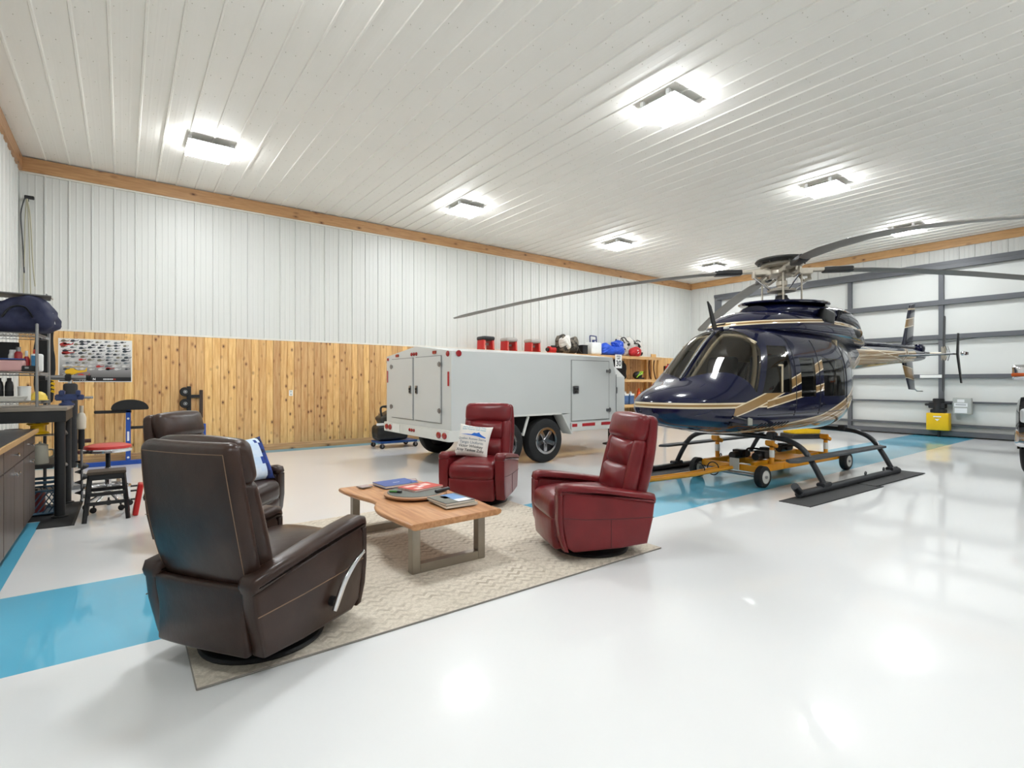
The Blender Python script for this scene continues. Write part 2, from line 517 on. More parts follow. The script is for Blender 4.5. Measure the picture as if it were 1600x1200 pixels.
# ceiling lamp panels
m_lamp = bpy.data.materials.new('lamp_diffuser'); m_lamp.use_nodes = True
k = NT(m_lamp); k.b.inputs['Base Color'].default_value = (0.9, 0.9, 0.9, 1)
k.b.inputs['Emission Color'].default_value = (0.93, 0.97, 1.0, 1); k.b.inputs['Emission Strength'].default_value = LAMP
m_lampbody = mat('lamp_body_white', (235, 235, 235), 0.4)
lamp_names = {(0, 0): 'above the wire rack corner', }
def make_lamp():
    r = thing('ceiling_light', '', 'ceiling light', (0, 0, ZC - 0.0), 0, 'ceiling light panels')
    s = 0.31
    b = MB()
    b.span((-s, -s, -0.068), (s, s, -0.052))
    b.build('housing', m_lampbody, r, bevel=0.004, smooth=0)
    d = MB(); d.span((-s + .008, -s + .008, -0.10), (s - .008, s - .008, -0.0685)); d.build('diffuser', m_lamp, r, smooth=0)
    for y in (-0.2, 0.2):
        for x in (-1, 1):
            c = MB(); c.box((x * (s - 0.03), y, -0.015), (0.05, 0.05, 0.072)); c.build('mounting_bracket', m_lampbody, r, bevel=0.004)
    return r
lamp = make_lamp(); first = True
LX = (1.08, 5.74, 10.42, 14.85); LY = (9.25, 4.22, -0.8)
where = {(0, 0): 'ceiling light panel over the red-topped stool and blue exercise stand',
         (1, 0): 'ceiling light panel over the rear of the grey trailer',
         (2, 0): 'ceiling light panel over the wooden shelves',
         (3, 0): 'ceiling light panel by the far room corner, just above the rotor hub',
         (1, 1): 'large bright ceiling light panel over the red recliners',
         (2, 1): 'ceiling light panel above the helicopter cabin',
         (3, 1): 'ceiling light panel above the helicopter tail by the hangar door',
         (0, 1): 'ceiling light panel straight above the brown recliner and rug',
         (0, 2): 'ceiling light panel behind the camera near the cabinets', (1, 2): 'ceiling light panel behind the camera, second from the cabinets',
         (2, 2): 'ceiling light panel above the parked truck hood', (3, 2): 'ceiling light panel above the parked truck bed'}
for i, x in enumerate(LX):
    for j, y in enumerate(LY):
        o = lamp if first else copy_tree(lamp)
        first = False
        o.location = (x, y, ZC + 0.0); o['label'] = where[(i, j)]
# sprinkler-like sensor next to a lamp
t = thing('ceiling_sensor', 'small black sensor on the ceiling beside the light over the helicopter', 'sensor', (10.9, 4.05, ZC + 0.03))
b = MB(); b.lathe([(0.04, -0.03), (0.045, -0.02), (0.045, 0.0)], n=14); b.build('body', M_BLACK, t)
b = MB(); b.cyl((0, 0, -0.08), (0, 0, -0.03), 0.012, n=8); b.build('probe', M_BLACK, t)
# wall outlet
t = thing('wall_outlet', 'white electrical outlet plate on the pine boards', 'outlet', (2.83, Y1 - 0.023, 1.17))
b = MB(); b.box((0, -0.004, 0), (0.075, 0.008, 0.12)); b.build('plate', M_WHITEP, t, bevel=0.002)
for z in (-0.03, 0.03):
    b = MB(); b.box((0, -0.009, z), (0.035, 0.004, 0.035)); b.build('socket', mat('socket_grey', (190, 190, 186), 0.4), t, bevel=0.001)
# ================================================================== RUG
m_rug = bpy.data.materials.new('cream_rug'); m_rug.use_nodes = True
k = NT(m_rug)
px, py, pz = k.xyz(k.obj())
zig = k.math('PINGPONG', k.math('ADD', px, k.math('MULTIPLY', k.noise(k.obj(), 6, 2), 0.02)), 0.045)
wv = k.math('SINE', k.math('MULTIPLY', k.math('ADD', py, k.math('MULTIPLY', zig, 0.9)), 2 * PI / 0.075))
cellx = k.math('PINGPONG', px, 0.42); celly = k.math('PINGPONG', py, 0.42)
lines = k.math('MAXIMUM', k.math('LESS_THAN', cellx, 0.012), k.math('LESS_THAN', celly, 0.012))
fade = k.ramp(k.noise(k.obj(), 3.2, 5.0, 0.7), 0.42, 0.66)
pat = k.math('MULTIPLY', k.ramp(wv, 0.1, 0.5), fade)
pat = k.math('MAXIMUM', k.math('MULTIPLY', pat, 0.66), k.math('MULTIPLY', lines, k.math('MULTIPLY', fade, 0.55)))
speck = k.ramp(k.noise(k.obj(), 55, 4.0, 0.7), 0.35, 0.75)
base = k.mix(speck, srgb(198, 187, 170), srgb(228, 219, 204))
k.color(k.mix(pat, base, srgb(148, 135, 118)))
k.b.inputs['Roughness'].default_value = 0.95; k.b.inputs['Specular IOR Level'].default_value = 0.1
k.bump(k.math('ADD', k.noise(k.obj(), 220, 3.0), k.math('MULTIPLY', wv, 0.3)), 0.5, 0.004)
rug = thing('area_rug', 'cream and taupe zigzag-patterned area rug under the chairs and coffee table', 'rug', (0, 0, 0))
RX0, RX1, RY0, RY1 = 0.27, 3.62, 2.74, 5.36
b = MB(); b.span((RX0, RY0, 0.001), (RX1, RY1, 0.011)); b.build('pile', m_rug, rug, smooth=0)
m_bind = mat('rug_binding', (134, 128, 120), 0.9, bump=0.3)
for a, c in (((RX0, RY0), (RX1, RY0)), ((RX1, RY0), (RX1, RY1)), ((RX1, RY1), (RX0, RY1)), ((RX0, RY1), (RX0, RY0))):
    b = MB(); b.tube([(a[0], a[1], 0.0056), (c[0], c[1], 0.0056)], 0.0054, 8); b.build('binding', m_bind, rug)

# ================================================================== SWIVEL RECLINERS
def leather(name, c_lo, c_hi, rough):
    m = bpy.data.materials.new(name); m.use_nodes = True; k = NT(m)
    v = k.obj()
    k.color(k.mix(k.ramp(k.noise(v, 3.5, 5.0), 0.3, 0.7), c_lo, c_hi))
    k.b.inputs['Roughness'].default_value = rough
    k.b.inputs['Coat Weight'].default_value = 0.1; k.b.inputs['Coat Roughness'].default_value = 0.2; k.b.inputs['Specular IOR Level'].default_value = 0.3
    h = k.math('ADD', k.math('MULTIPLY', k.vor(v, 260), 0.5), k.math('MULTIPLY', k.noise(v, 14, 4.0), 2.2))
    k.bump(h, 0.22, 0.004)
    return m
m_brown = leather('brown_leather', srgb(40, 25, 20), srgb(60, 41, 33), 0.29)
m_red = leather('red_leather', srgb(98, 22, 27), srgb(122, 34, 38), 0.28)
m_stitch = mat('tan_stitch', (128, 100, 78), 0.7)
m_stitch_r = mat('dark_red_seam', (72, 18, 22), 0.6)

ARM = [(-0.335, 0.105), (-0.10, 0.085), (0.28, 0.08), (0.345, 0.12), (0.385, 0.32), (0.385, 0.50), (0.355, 0.55), (0.0, 0.50), (-0.40, 0.425), (-0.385, 0.30)]
PAD = [(-0.405, 0.418), (-0.2, 0.45), (0.0, 0.485), (0.2, 0.51), (0.36, 0.525), (0.40, 0.515), (0.418, 0.545), (0.405, 0.59), (0.35, 0.607), (0.2, 0.592), (0.0, 0.563), (-0.2, 0.53), (-0.40, 0.495), (-0.415, 0.45)]
EDGE = [(0.325, 0.085), (0.36, 0.09), (0.40, 0.20), (0.415, 0.33), (0.415, 0.53), (0.375, 0.53), (0.375, 0.33), (0.362, 0.2)]
LEAN = math.radians(14)
def back_M(x, z): return TR((-0.29, 0, 0.34), (0, -LEAN, 0)) @ Matrix.Translation((x, 0, z))
def recliner(label, loc, deg, m, ms, lever=False, stitched=False):
    t = thing('recliner', label, 'armchair', loc, math.radians(deg), 'swivel recliners around the coffee table')
    b = MB(); b.lathe([(0.0, 0.0), (0.31, 0.0), (0.315, 0.012), (0.305, 0.022), (0.27, 0.026), (0.09, 0.04), (0.075, 0.06), (0.06, 0.07), (0.06, 0.13), (0.0, 0.13)], n=40)
    b.build('swivel_base', M_BLACK, t)
    b = MB(); b.box((0.0, 0, 0.24), (0.62, 0.535, 0.25)); b.build('chassis', m, t, bevel=0.02)
    for s in (1, -1):
        y0, y1 = (0.275, 0.375) if s > 0 else (-0.375, -0.275)
        b = MB(); b.slab(ARM, y0, y1, 0.022); a = b.build('arm_panel', m, t, smooth=60)
        y0, y1 = (0.262, 0.385) if s > 0 else (-0.385, -0.262)
        b = MB(); b.slab(PAD, y0, y1, 0.034, seg=4); b.build('arm_pad', m, t, smooth=70)
        b = MB(); b.slab(EDGE, y0 + 0.008, y1 - 0.006, 0.016); b.build('arm_front', m, t, smooth=60)
        ys = s * 0.3755
        b = MB(); b.tube([(-0.385, ys, 0.315), (-0.1, ys, 0.318), (0.2, ys, 0.33), (0.372, ys, 0.35)], 0.0028, 6); b.build('seam', ms, a)
        if not stitched:
            b = MB(); b.tube([(-0.02, ys, 0.10), (-0.02, ys, 0.317)], 0.0025, 6); b.build('seam', ms, a)
    # seat and foot rest
    def seatfn(x, y, z):
        if x > 0.16: z -= 0.9 * (x - 0.16) ** 2
        return (x, y, z + 0.012 * math.sin(7 * y + 1.0) * (1 if z > 0 else 0) * 0.4)
    b = MB(); b.cushion((0.64, 0.53, 0.18), 0.06, (0.01, 0, 0.028), TR((0.115, 0, 0.405)), 7, seatfn); b.build('seat_cushion', m, t, smooth=80)
    b = MB(); b.cushion((0.09, 0.525, 0.26), 0.035, (0.02, 0, 0), TR((0.375, 0, 0.205), (0, 0.07, 0)), 6); b.build('footrest', m, t, smooth=80)
    # back
    def shellfn(x, y, z):
        s = (z + 0.4) / 0.8
        return (x + 0.10 * (s - 0.35) ** 2 - 0.012 * math.cos(y * 5), y * (0.97 + 0.10 * math.sin(PI * min(1, s * 0.95))), z)
    Mb = back_M(0.0, 0.385)
    b = MB(); b.cushion((0.085, 0.60, 0.80), 0.04, (0.012, 0, 0), Mb, 9, shellfn); sh = b.build('back_shell', m, t, smooth=80)
    for s in (1, -1):
        pts = [Mb @ Vector(shellfn(-0.043, s * 0.268, -0.36 + 0.72 * i / 14)) for i in range(15)]
        b = MB(); b.tube(pts, 0.0022, 6); b.build('seam', ms, sh)
    pts = [Mb @ Vector(shellfn(-0.043, -0.268 + 0.536 * i / 12, 0.362)) for i in range(13)]
    b = MB(); b.tube(pts, 0.0022, 6); b.build('seam', ms, sh)
    b = MB(); b.cushion((0.11, 0.57, 0.225), 0.05, (0.028, 0.01, 0.012), back_M(0.085, 0.665), 6, lambda x, y, z: (x + 0.02 - 0.10 * y * y, y, z)); b.build('headrest', m, t, smooth=80)
    wr = lambda x, y, z: (x + 0.006 * math.sin(34 * z + 9 * y) * (1 if x > 0 else 0), y, z)
    b = MB(); b.cushion((0.12, 0.42, 0.245), 0.055, (0.035, 0, 0.01), back_M(0.088, 0.445), 8, wr); b.build('upper_back_cushion', m, t, smooth=80)
    b = MB(); b.cushion((0.14, 0.42, 0.26), 0.06, (0.045, 0, 0.01), back_M(0.095, 0.215), 8, wr); b.build('lumbar_cushion', m, t, smooth=80)
    for s in (1, -1):
        b = MB(); b.cushion((0.10, 0.11, 0.50), 0.045, (0.015, 0.006, 0), back_M(0.085, 0.33) @ Matrix.Translation((0, s * 0.236, 0)), 6); b.build('side_bolster', m, t, smooth=80)
    b = MB(); b.cushion((0.045, 0.585, 0.34), 0.018, (0.01, 0, 0), TR((-0.365, 0, 0.272), (0, -0.05, 0)), 7, lambda x, y, z: (x - 0.012 * math.cos(y * 5.2) + 0.006 * math.sin(21 * z + 6 * y), y, z)); b.build('lower_back_panel', m, t, smooth=80)
    if lever:
        b = MB(); b.cyl((0.10, -0.36, 0.205), (0.10, -0.40, 0.205), 0.026, n=18); lv = b.build('lever_pivot', M_BLACK, t)
        pts = smoothpath([(0.075, -0.404, 0.165), (0.10, -0.408, 0.205), (0.16, -0.412, 0.295), (0.24, -0.412, 0.365), (0.33, -0.41, 0.41)], 5)
        n = len(pts) - 1; A = []; B = []
        for i, q in enumerate(pts):
            d = (pts[min(i + 1, n)] - pts[max(i - 1, 0)]).normalized(); w2 = 0.009 + 0.009 * math.sin(PI * min(1, 0.1 + i / n)) ** 0.8
            nn = Vector((-d.z, 0, d.x)) * w2
            A.append(((q + nn).x, (q + nn).z)); B.append(((q - nn).x, (q - nn).z))
        b = MB(); b.slab(B + A[::-1], -0.424, -0.408, 0.004); b.build('lever_handle', M_CHROME, lv, smooth=50)
    return t
ch_a = recliner('dark brown leather recliner with chrome side lever at the front of the rug', (0.62, 3.1, 0.0115), 32, m_brown, m_stitch, True, True)
ch_b = recliner('dark brown leather recliner behind the other brown one, holding the blue pixel-pattern cushion', (0.68, 5.22, 0.0), -38, m_brown, m_stitch, False, True)
ch_c = recliner('red leather recliner facing the table in front of the trailer, with a printed white cushion', (3.38, 5.12, 0.0), 221, m_red, m_stitch_r)
ch_d = recliner('red leather recliner turned sideways at the rug corner near the helicopter skids', (3.17, 3.12, 0.0115), 157, m_red, m_stitch_r)
ch_b.location.z = 0.0115; ch_c.location.z = 0.0115

# ================================================================== THROW CUSHIONS
def pillow_h(a, b, T): return T * (max(0, 1 - a ** 4) * max(0, 1 - b ** 4)) ** 0.6
def pillow_xy(a, b, W): 
    return (W / 2 * a * (1 - 0.09 * (1 - b * b) * a * a), W / 2 * b * (1 - 0.09 * (1 - a * a) * b * b))
def pillow(parent, W, T, m, n=16):
    b = MB(); vs = []; fs = []
    for side in (1, -1):
        k0 = len(vs)
        for i in range(n + 1):
            for j in range(n + 1):
                a = -1 + 2 * i / n; c = -1 + 2 * j / n; x, y = pillow_xy(a, c, W)
                vs.append((x, y, side * (pillow_h(a, c, T) + 0.002)))
        for i in range(n):
            for j in range(n):
                q = k0 + i * (n + 1) + j
                fs.append((q, q + n + 1, q + n + 2, q + 1) if side > 0 else (q, q + 1, q + n + 2, q + n + 1))
    N = (n + 1) ** 2
    rim = [i * (n + 1) for i in range(n + 1)] + [n * (n + 1) + j for j in range(1, n + 1)] + [i * (n + 1) + n for i in range(n - 1, -1, -1)] + [j for j in range(n - 1, 0, -1)]
    for q in range(len(rim)):
        a, c = rim[q], rim[(q + 1) % len(rim)]
        fs.append((a, a + N, c + N, c))
    b.add(vs, fs)
    return b.build('cover', m, parent, smooth=80)
def on_pillow(vs, W, T, e=0.004):
    return [(x, y, pillow_h(min(.98, max(-.98, x * 2 / W)), min(.98, max(-.98, y * 2 / W)), T) + e) for x, y, z in vs]
def chair_world(ch, M):
    return Matrix.Translation(ch.location) @ Euler(ch.rotation_euler).to_matrix().to_4x4() @ M
def basis(xa, ya, o):
    xa = Vector(xa).normalized(); ya = Vector(ya); ya = (ya - xa * ya.dot(xa)).normalized(); za = xa.cross(ya)
    return Matrix(((xa.x, ya.x, za.x, o[0]), (xa.y, ya.y, za.y, o[1]), (xa.z, ya.z, za.z, o[2]), (0, 0, 0, 1)))
# printed white cushion: its face looks along chair +x and up
W, T = 0.40, 0.055
tl = math.radians(27)
Mp = chair_world(ch_c, basis((-0.03, 1, -0.10), (-math.sin(tl), 0.10, math.cos(tl)), (0.045, -0.075, 0.695)))
m_cotton = mat('white_cotton', (222, 216, 208), 0.9, bump=0.35, bscale=300)
t = thing('throw_cushion', 'white square cushion printed with lines of words and a blue helicopter, on a red recliner', 'cushion')
t.matrix_world = Mp
cover = pillow(t, W, T, m_cotton)
m_inkg = mat('grey_blue_print', (110, 120, 130), 0.8, var=0); m_inkl = mat('pale_blue_print', (120, 165, 185), 0.8, var=0); m_inkb = mat('blue_print', (32, 98, 190), 0.8, var=0)
for y, txt, s, mm in ((0.155, 'Alpha Bravo Charlie Delta', 0.026, m_inkl), (0.125, 'Echo Foxtrot Golf Hotel', 0.028, m_inkl),
                  (0.005, 'Quebec Romeo Sierra', 0.036, m_inkg), (-0.04, 'Tango Uniform', 0.046, m_inkg),
                  (-0.085, 'Victor Whiskey', 0.046, M_BLACKINK), (-0.13, 'Xray Yankee Zulu', 0.044, M_BLACKINK)):
    vs, fs = text_mesh(txt, s, 'CENTER', 0, 0.0006)
    me = bpy.data.meshes.new('printed_words'); me.from_pydata(on_pillow([(x - 0.01, q + y, 0) for x, q, _ in vs], W, T), [], fs)
    link('printed_words', me, mm, cover)
sil = [(-0.17, 0.055), (-0.08, 0.062), (-0.03, 0.062), (0.0, 0.085), (0.03, 0.082), (0.06, 0.095), (0.075, 0.075), (0.10, 0.06), (0.15, 0.04), (0.14, 0.03), (0.09, 0.035), (0.03, 0.045), (-0.04, 0.05), (-0.10, 0.053)]
b = MB(); fsx = []
bm = bmesh.new(); vv = [bm.verts.new((x, y, 0)) for x, y in sil]; bm.faces.new(vv); bmesh.ops.triangulate(bm, faces=bm.faces)
bmesh.ops.subdivide_edges(bm, edges=bm.edges, cuts=2, use_grid_fill=True)
me = bpy.data.meshes.new('printed_helicopter'); bm.to_mesh(me); bm.free()
for v, q in zip(me.vertices, on_pillow([tuple(v.co) for v in me.vertices], W, T, 0.0045)): v.co = q
link('printed_helicopter', me, m_inkb, cover)
# pixel cushion
m_pix = bpy.data.materials.new('pixel_cotton'); m_pix.use_nodes = True
k = NT(m_pix)
sn = k.new('ShaderNodeVectorMath', operation='SNAP'); k.put(sn.inputs[0], k.obj()); sn.inputs[1].default_value = (0.034, 0.034, 10)
sx, sy, sz = k.xyz(sn.outputs[0])
nz = k.noise(sn.outputs[0], 9.0, 3.0)
f = k.math('ADD', k.math('ADD', k.math('MULTIPLY', k.math('ABSOLUTE', sx), 3.2), k.math('MULTIPLY', nz, 0.9)), -0.35)
pale = k.mix(nz, srgb(238, 240, 244), srgb(150, 190, 228))
dark = k.mix(k.ramp(nz, 0.4, 0.65), srgb(16, 26, 62), srgb(40, 72, 160))
k.color(k.mix(k.math('GREATER_THAN', f, 0.34), pale, dark)); k.b.inputs['Roughness'].default_value = 0.9
t = thing('throw_cushion', 'square cushion with a pixelated dark blue and pale pattern on a brown recliner', 'cushion')
t.matrix_world = chair_world(ch_b, basis((0.3, 1, 0), (-math.sin(0.42), 0.1, math.cos(0.42)), (0.24, 0.06, 0.69)))
pillow(t, 0.42, 0.06, m_pix)

# ================================================================== COFFEE TABLE
ZT = 0.43
m_slab = bpy.data.materials.new('acacia_slab'); wood_nodes(m_slab, srgb(178, 122, 80), srgb(204, 150, 104), srgb(130, 80, 50), 'y', 0.5, 0.38)
m_bark = mat('slab_edge', (150, 100, 62), 0.6, bump=0.3, bscale=30)
m_nickel = mat('brushed_nickel', (158, 150, 138), 0.38, 0.85, var=0.05, vscale=20)
t = thing('coffee_table', 'live-edge wooden coffee table on brushed metal U-shaped legs in the middle of the rug', 'table', (1.98, 4.03, 0.0115))
L = 0.77
left = [(-0.40, -0.775), (-0.405, -0.70), (-0.415, -0.55), (-0.425, -0.38), (-0.42, -0.22), (-0.385, -0.08), (-0.335, 0.02), (-0.315, 0.12), (-0.33, 0.25), (-0.365, 0.42), (-0.385, 0.60), (-0.385, 0.77)]
right = [(0.375, 0.765), (0.40, 0.6), (0.385, 0.35), (0.40, 0.1), (0.385, -0.15), (0.395, -0.4), (0.375, -0.6), (0.375, -0.755)]
poly = [tuple(p.xy) for p in smoothpath([(x, y, 0) for x, y in left], 4)] + [tuple(p.xy) for p in smoothpath([(x, y, 0) for x, y in right], 4)]
b = MB(); N = len(poly)
cx, cy = 0, 0
rings = []
for z, ins in ((ZT - 0.058, 0.03), (ZT - 0.046, 0.006), (ZT - 0.03, 0.0), (ZT - 0.018, 0.004), (ZT - 0.011, 0.016)):
    rings.append([(x - math.copysign(min(ins, abs(x)), x), y - math.copysign(ins * 0.25, y), z - 0.011) for x, y in poly])
b.loft(rings); b.build('table_top', m_slab, t, smooth=50)
for y in (-0.58, 0.62):
    for nm, lo, hi in (('leg', (-0.315, y - 0.035, 0.0), (-0.25, y + 0.035, ZT - 0.07)), ('leg', (0.25, y - 0.035, 0.0), (0.315, y + 0.035, ZT - 0.07)),
                       ('foot_bar', (-0.25, y - 0.035, 0.0), (0.25, y + 0.035, 0.065)), ('top_plate', (-0.25, y - 0.035, ZT - 0.078), (0.25, y + 0.035, ZT - 0.07))):
        b = MB(); b.span(lo, hi); b.build(nm, m_nickel, t, bevel=0.003)
# ---- on the table
def quad_thing(c, ang): return TR(c, (0, 0, math.radians(ang)))
t = thing('lazy_susan', 'round wooden turntable with a grey top on the coffee table', 'turntable', (2.02, 4.08, ZT), 0)
b = MB(); b.lathe([(0, 0.0), (0.24, 0.0), (0.265, 0.008), (0.268, 0.022), (0.25, 0.027), (0, 0.027)], n=40); b.build('rim', mat('susan_wood', (166, 120, 84), 0.4), t)
b = MB(); b.lathe([(0, 0.027), (0.238, 0.027), (0.236, 0.031), (0, 0.031)], n=40); b.build('slate_top', mat('susan_slate', (96, 98, 92), 0.5), t)
def book(name, label, cat, c, ang, size, m_cover, marks=(), m_page=None, group=None):
    t = thing(name, label, cat, c, math.radians(ang), group)
    w, d, h = size
    b = MB(); b.box((0, 0, h / 2), (w * 0.985, d * 0.985, h * 0.8)); b.build('pages', m_page or mat('paper', (226, 220, 208), 0.8), t)
    b = MB(); b.box((0, 0, h - h * 0.05), (w, d, h * 0.1 + 0.001)); cv = b.build('cover', m_cover, t)
    b = MB(); b.box((0, 0, h * 0.05), (w, d, h * 0.1)); b.build('back_cover', m_cover, t)
    for (x0, y0, x1, y1, mm) in marks:
        b = MB(); b.span((x0 * w, y0 * d, h + 0.0006), (x1 * w, y1 * d, h + 0.0012)); b.build('cover_print', mm, cv, smooth=0)
    return t
m_blueb = mat('blue_cover', (52, 84, 156), 0.35); m_redb = mat('red_cover', (196, 62, 48), 0.35); m_pink = mat('pale_pink_print', (232, 190, 178), 0.5, var=0)
m_skyb = mat('sky_print', (96, 140, 190), 0.4, var=0.1, vscale=30); m_greyg = mat('hillside_print', (104, 104, 92), 0.5, var=0.25, vscale=50)
book('binder', 'flat blue folder behind the turntable on the coffee table', 'folder', (2.07, 4.60, ZT), 4, (0.34, 0.27, 0.022), m_blueb, ((-0.1, -0.06, 0.1, -0.02, M_WHITEINK), (0.3, -0.4, 0.36, -0.3, M_BLACKINK)))
book('magazine', 'red-covered magazine lying on the round turntable', 'magazine', (2.12, 4.18, ZT + 0.032), 12, (0.32, 0.24, 0.014), m_redb,
     ((-0.4, 0.1, -0.05, 0.35, m_pink), (-0.12, -0.12, 0.06, 0.05, M_WHITEINK), (0.1, -0.05, 0.34, 0.3, m_pink), (-0.35, -0.4, -0.15, -0.15, m_pink)))
book('picture_book', 'lower glossy magazine of the pair at the near end of the coffee table', 'magazine', (2.125, 3.625, ZT), -3, (0.28, 0.32, 0.018), mat('beige_cover', (176, 168, 152), 0.35), (), None)
book('picture_book', 'upper magazine with a mountain and sky cover at the near end of the coffee table', 'magazine', (2.11, 3.635, ZT + 0.0195), 2, (0.27, 0.30, 0.018), mat('dark_cover', (58, 60, 62), 0.3),
     ((-0.47, -0.47, -0.05, 0.47, m_greyg), (-0.05, -0.2, 0.4, 0.45, m_skyb), (-0.2, 0.0, 0.0, 0.3, m_pink), (-0.05, -0.45, 0.4, -0.2, M_WHITEINK)))
t = thing('eyeglasses_case', 'dark oblong case on the turntable beside the red magazine', 'case', (2.20, 3.93, ZT + 0.032), math.radians(18))
b = MB(); b.cushion((0.17, 0.035, 0.022), 0.01, (0, 0, 0.004), TR((0, 0, 0.012))); b.build('shell', M_BLACK, t)
b = MB(); b.tube([(-0.08, 0, 0.024), (0.08, 0, 0.024)], 0.003, 6); b.build('clasp', M_STEEL, t)
t = thing('marker_pen', 'green and black stubby object on the turntable edge', 'pen', (1.85, 4.12, ZT + 0.032), math.radians(-50))
b = MB(); b.cyl((-0.05, 0, 0.009), (0.02, 0, 0.009), 0.009, n=10); b.build('barrel', mat('green_plastic', (60, 120, 48), 0.4), t)
b = MB(); b.cyl((0.02, 0, 0.009), (0.06, 0, 0.009), 0.0095, n=10); b.build('cap', M_BLACK, t)
m_coast = mat('coaster_print', (170, 150, 150), 0.5, var=0.3, vscale=40)
for c, ang, lab in (((1.79, 4.66, ZT), 10, 'square printed coaster at the far end of the coffee table by the live edge'), ((2.28, 4.70, ZT), -20, 'pale square coaster at the far corner beyond the blue folder')):
    t = thing('coaster', lab, 'coaster', c, math.radians(ang), 'coasters on the coffee table')
    b = MB(); b.box((0, 0, 0.004), (0.11, 0.11, 0.008)); b.build('tile', mat('coaster_grey', (150, 140, 132), 0.5), t, bevel=0.002)
    b = MB(); b.box((0, 0, 0.0084), (0.085, 0.085, 0.0008)); b.build('picture', m_coast, t)
# ================================================================== HELICOPTER (x aft of the mast, y away from the lounge side, z up)
heli = thing('helicopter', 'dark navy helicopter with gold and cream stripes standing on black skids', 'helicopter', (8.3, 3.99, 0.0), math.radians(-2))
GOLD, CREAM, NAVY = srgb(150, 118, 74), srgb(226, 208, 176), srgb(14, 17, 46)
def paint(name, bands=(), base=NAVY, above=None):
    """glossy paint; bands: (p0, p1, gold half width, cream half width, x0, x1) in the x-z side view"""
    m = bpy.data.materials.new(name); m.use_nodes = True; k = NT(m)
    X, Y, Z = k.xyz(k.obj())
    col = k.mix(k.ramp(k.noise(k.obj(), 2.0, 3.0), 0.3, 0.7), base, tuple(c * 1.25 for c in base[:3]) + (1,))
    if above:       # polygon line: everything under it is gold with a cream edge line
        for (p0, p1) in above:
            sl = (p1[1] - p0[1]) / (p1[0] - p0[0])
            d = k.math('SUBTRACT', Z, k.math('ADD', k.math('MULTIPLY', X, sl), p0[1] - sl * p0[0]))
            inx = k.math('MULTIPLY', k.math('GREATER_THAN', X, p0[0]), k.math('LESS_THAN', X, p1[0]))
            g = k.math('MULTIPLY', inx, k.math('LESS_THAN', d, 0.0))
            col = k.mix(g, col, GOLD)
            for off, wdt in ((0.0, 0.012), (-0.10, 0.007), (-0.17, 0.006)):
                c = k.math('MULTIPLY', inx, k.math('LESS_THAN', k.math('ABSOLUTE', k.math('SUBTRACT', d, off)), wdt))
                col = k.mix(c, col, CREAM)
    for p0, p1, wg, wc, x0, x1 in bands:
        dx, dz = p1[0] - p0[0], p1[1] - p0[1]; L = math.hypot(dx, dz); nx, nz = -dz / L, dx / L
        d = k.math('ABSOLUTE', k.math('ADD', k.math('ADD', k.math('MULTIPLY', X, nx), k.math('MULTIPLY', Z, nz)), -(nx * p0[0] + nz * p0[1])))
        inx = k.math('MULTIPLY', k.math('GREATER_THAN', X, x0), k.math('LESS_THAN', X, x1))
        col = k.mix(k.math('MULTIPLY', inx, k.math('LESS_THAN', d, wc)), col, CREAM)
        col = k.mix(k.math('MULTIPLY', inx, k.math('LESS_THAN', d, wg)), col, GOLD)
    k.color(col)
    k.b.inputs['Roughness'].default_value = 0.22
    k.b.inputs['Coat Weight'].default_value = 0.85; k.b.inputs['Coat Roughness'].default_value = 0.02; k.b.inputs['Coat IOR'].default_value = 1.42; k.b.inputs['Specular IOR Level'].default_value = 0.12
    return m
m_fus = paint('fuselage_paint', [((-3.3, 1.115), (0, 1.115), 0.014, 0.034, -3.4, -1.75),
                                 ((-2.43, 1.00), (-0.39, 1.62), 0.052, 0.068, -2.35, -0.2),
                                 ((-1.72, 1.12), (-0.39, 1.32), 0.034, 0.05, -1.75, -0.2)],
              above=[((-2.2, 0.72), (-0.3, 0.92)), ((-0.3, 0.92), (0.7, 1.22)), ((0.7, 1.22), (2.4, 1.98))])
m_cowl = paint('cowling_paint', [((-1.7, 2.19), (0.15, 2.325), 0.012, 0.028, -2, 0.15), ((0.15, 2.325), (2.6, 2.30), 0.012, 0.028, 0.42, 2.6)])
m_boom = paint('boom_paint', [((2.2, 1.86), (4.2, 1.99), 0.0, 0.008, 2.0, 5.2), ((2.6, 2.05), (4.4, 1.85), 0.0, 0.007, 2.0, 5.2), ((4.5, 1.85), (4.75, 2.1), 0.035, 0.05, 4.2, 5.0)],
               above=[((2.1, 1.98), (5.2, 2.03))])
m_fin = paint('fin_paint', [((5.0, 2.62), (6.0, 2.78), 0.075, 0.095, 4, 7), ((5.0, 2.95), (6.0, 3.05), 0.0, 0.02, 4, 7), ((5.0, 1.66), (6.0, 1.54), 0.11, 0.125, 4, 7)])
m_blk = mat('heli_black', (16, 16, 17), 0.4, var=0.05)
m_cream = mat('cabin_cream', (196, 182, 154), 0.6)
m_dkint = mat('cabin_dark', (40, 38, 38), 0.7)
m_glass = bpy.data.materials.new('tinted_glass'); m_glass.use_nodes = True
k = NT(m_glass)
k.n.remove(k.b)
tr = k.new('ShaderNodeBsdfTransparent'); tr.inputs[0].default_value = (0.64, 0.62, 0.58, 1)
gl = k.new('ShaderNodeBsdfGlossy'); gl.inputs['Roughness'].default_value = 0.02; gl.inputs[0].default_value = (0.9, 0.9, 0.9, 1)
fr = k.new('ShaderNodeFresnel'); fr.inputs[0].default_value = 1.5
mx = k.new('ShaderNodeMixShader')
k.l.new(fr.outputs[0], mx.inputs[0]); k.l.new(tr.outputs[0], mx.inputs[1]); k.l.new(gl.outputs[0], mx.inputs[2])
k.l.new(mx.outputs[0], k.n['Material Output'].inputs[0])

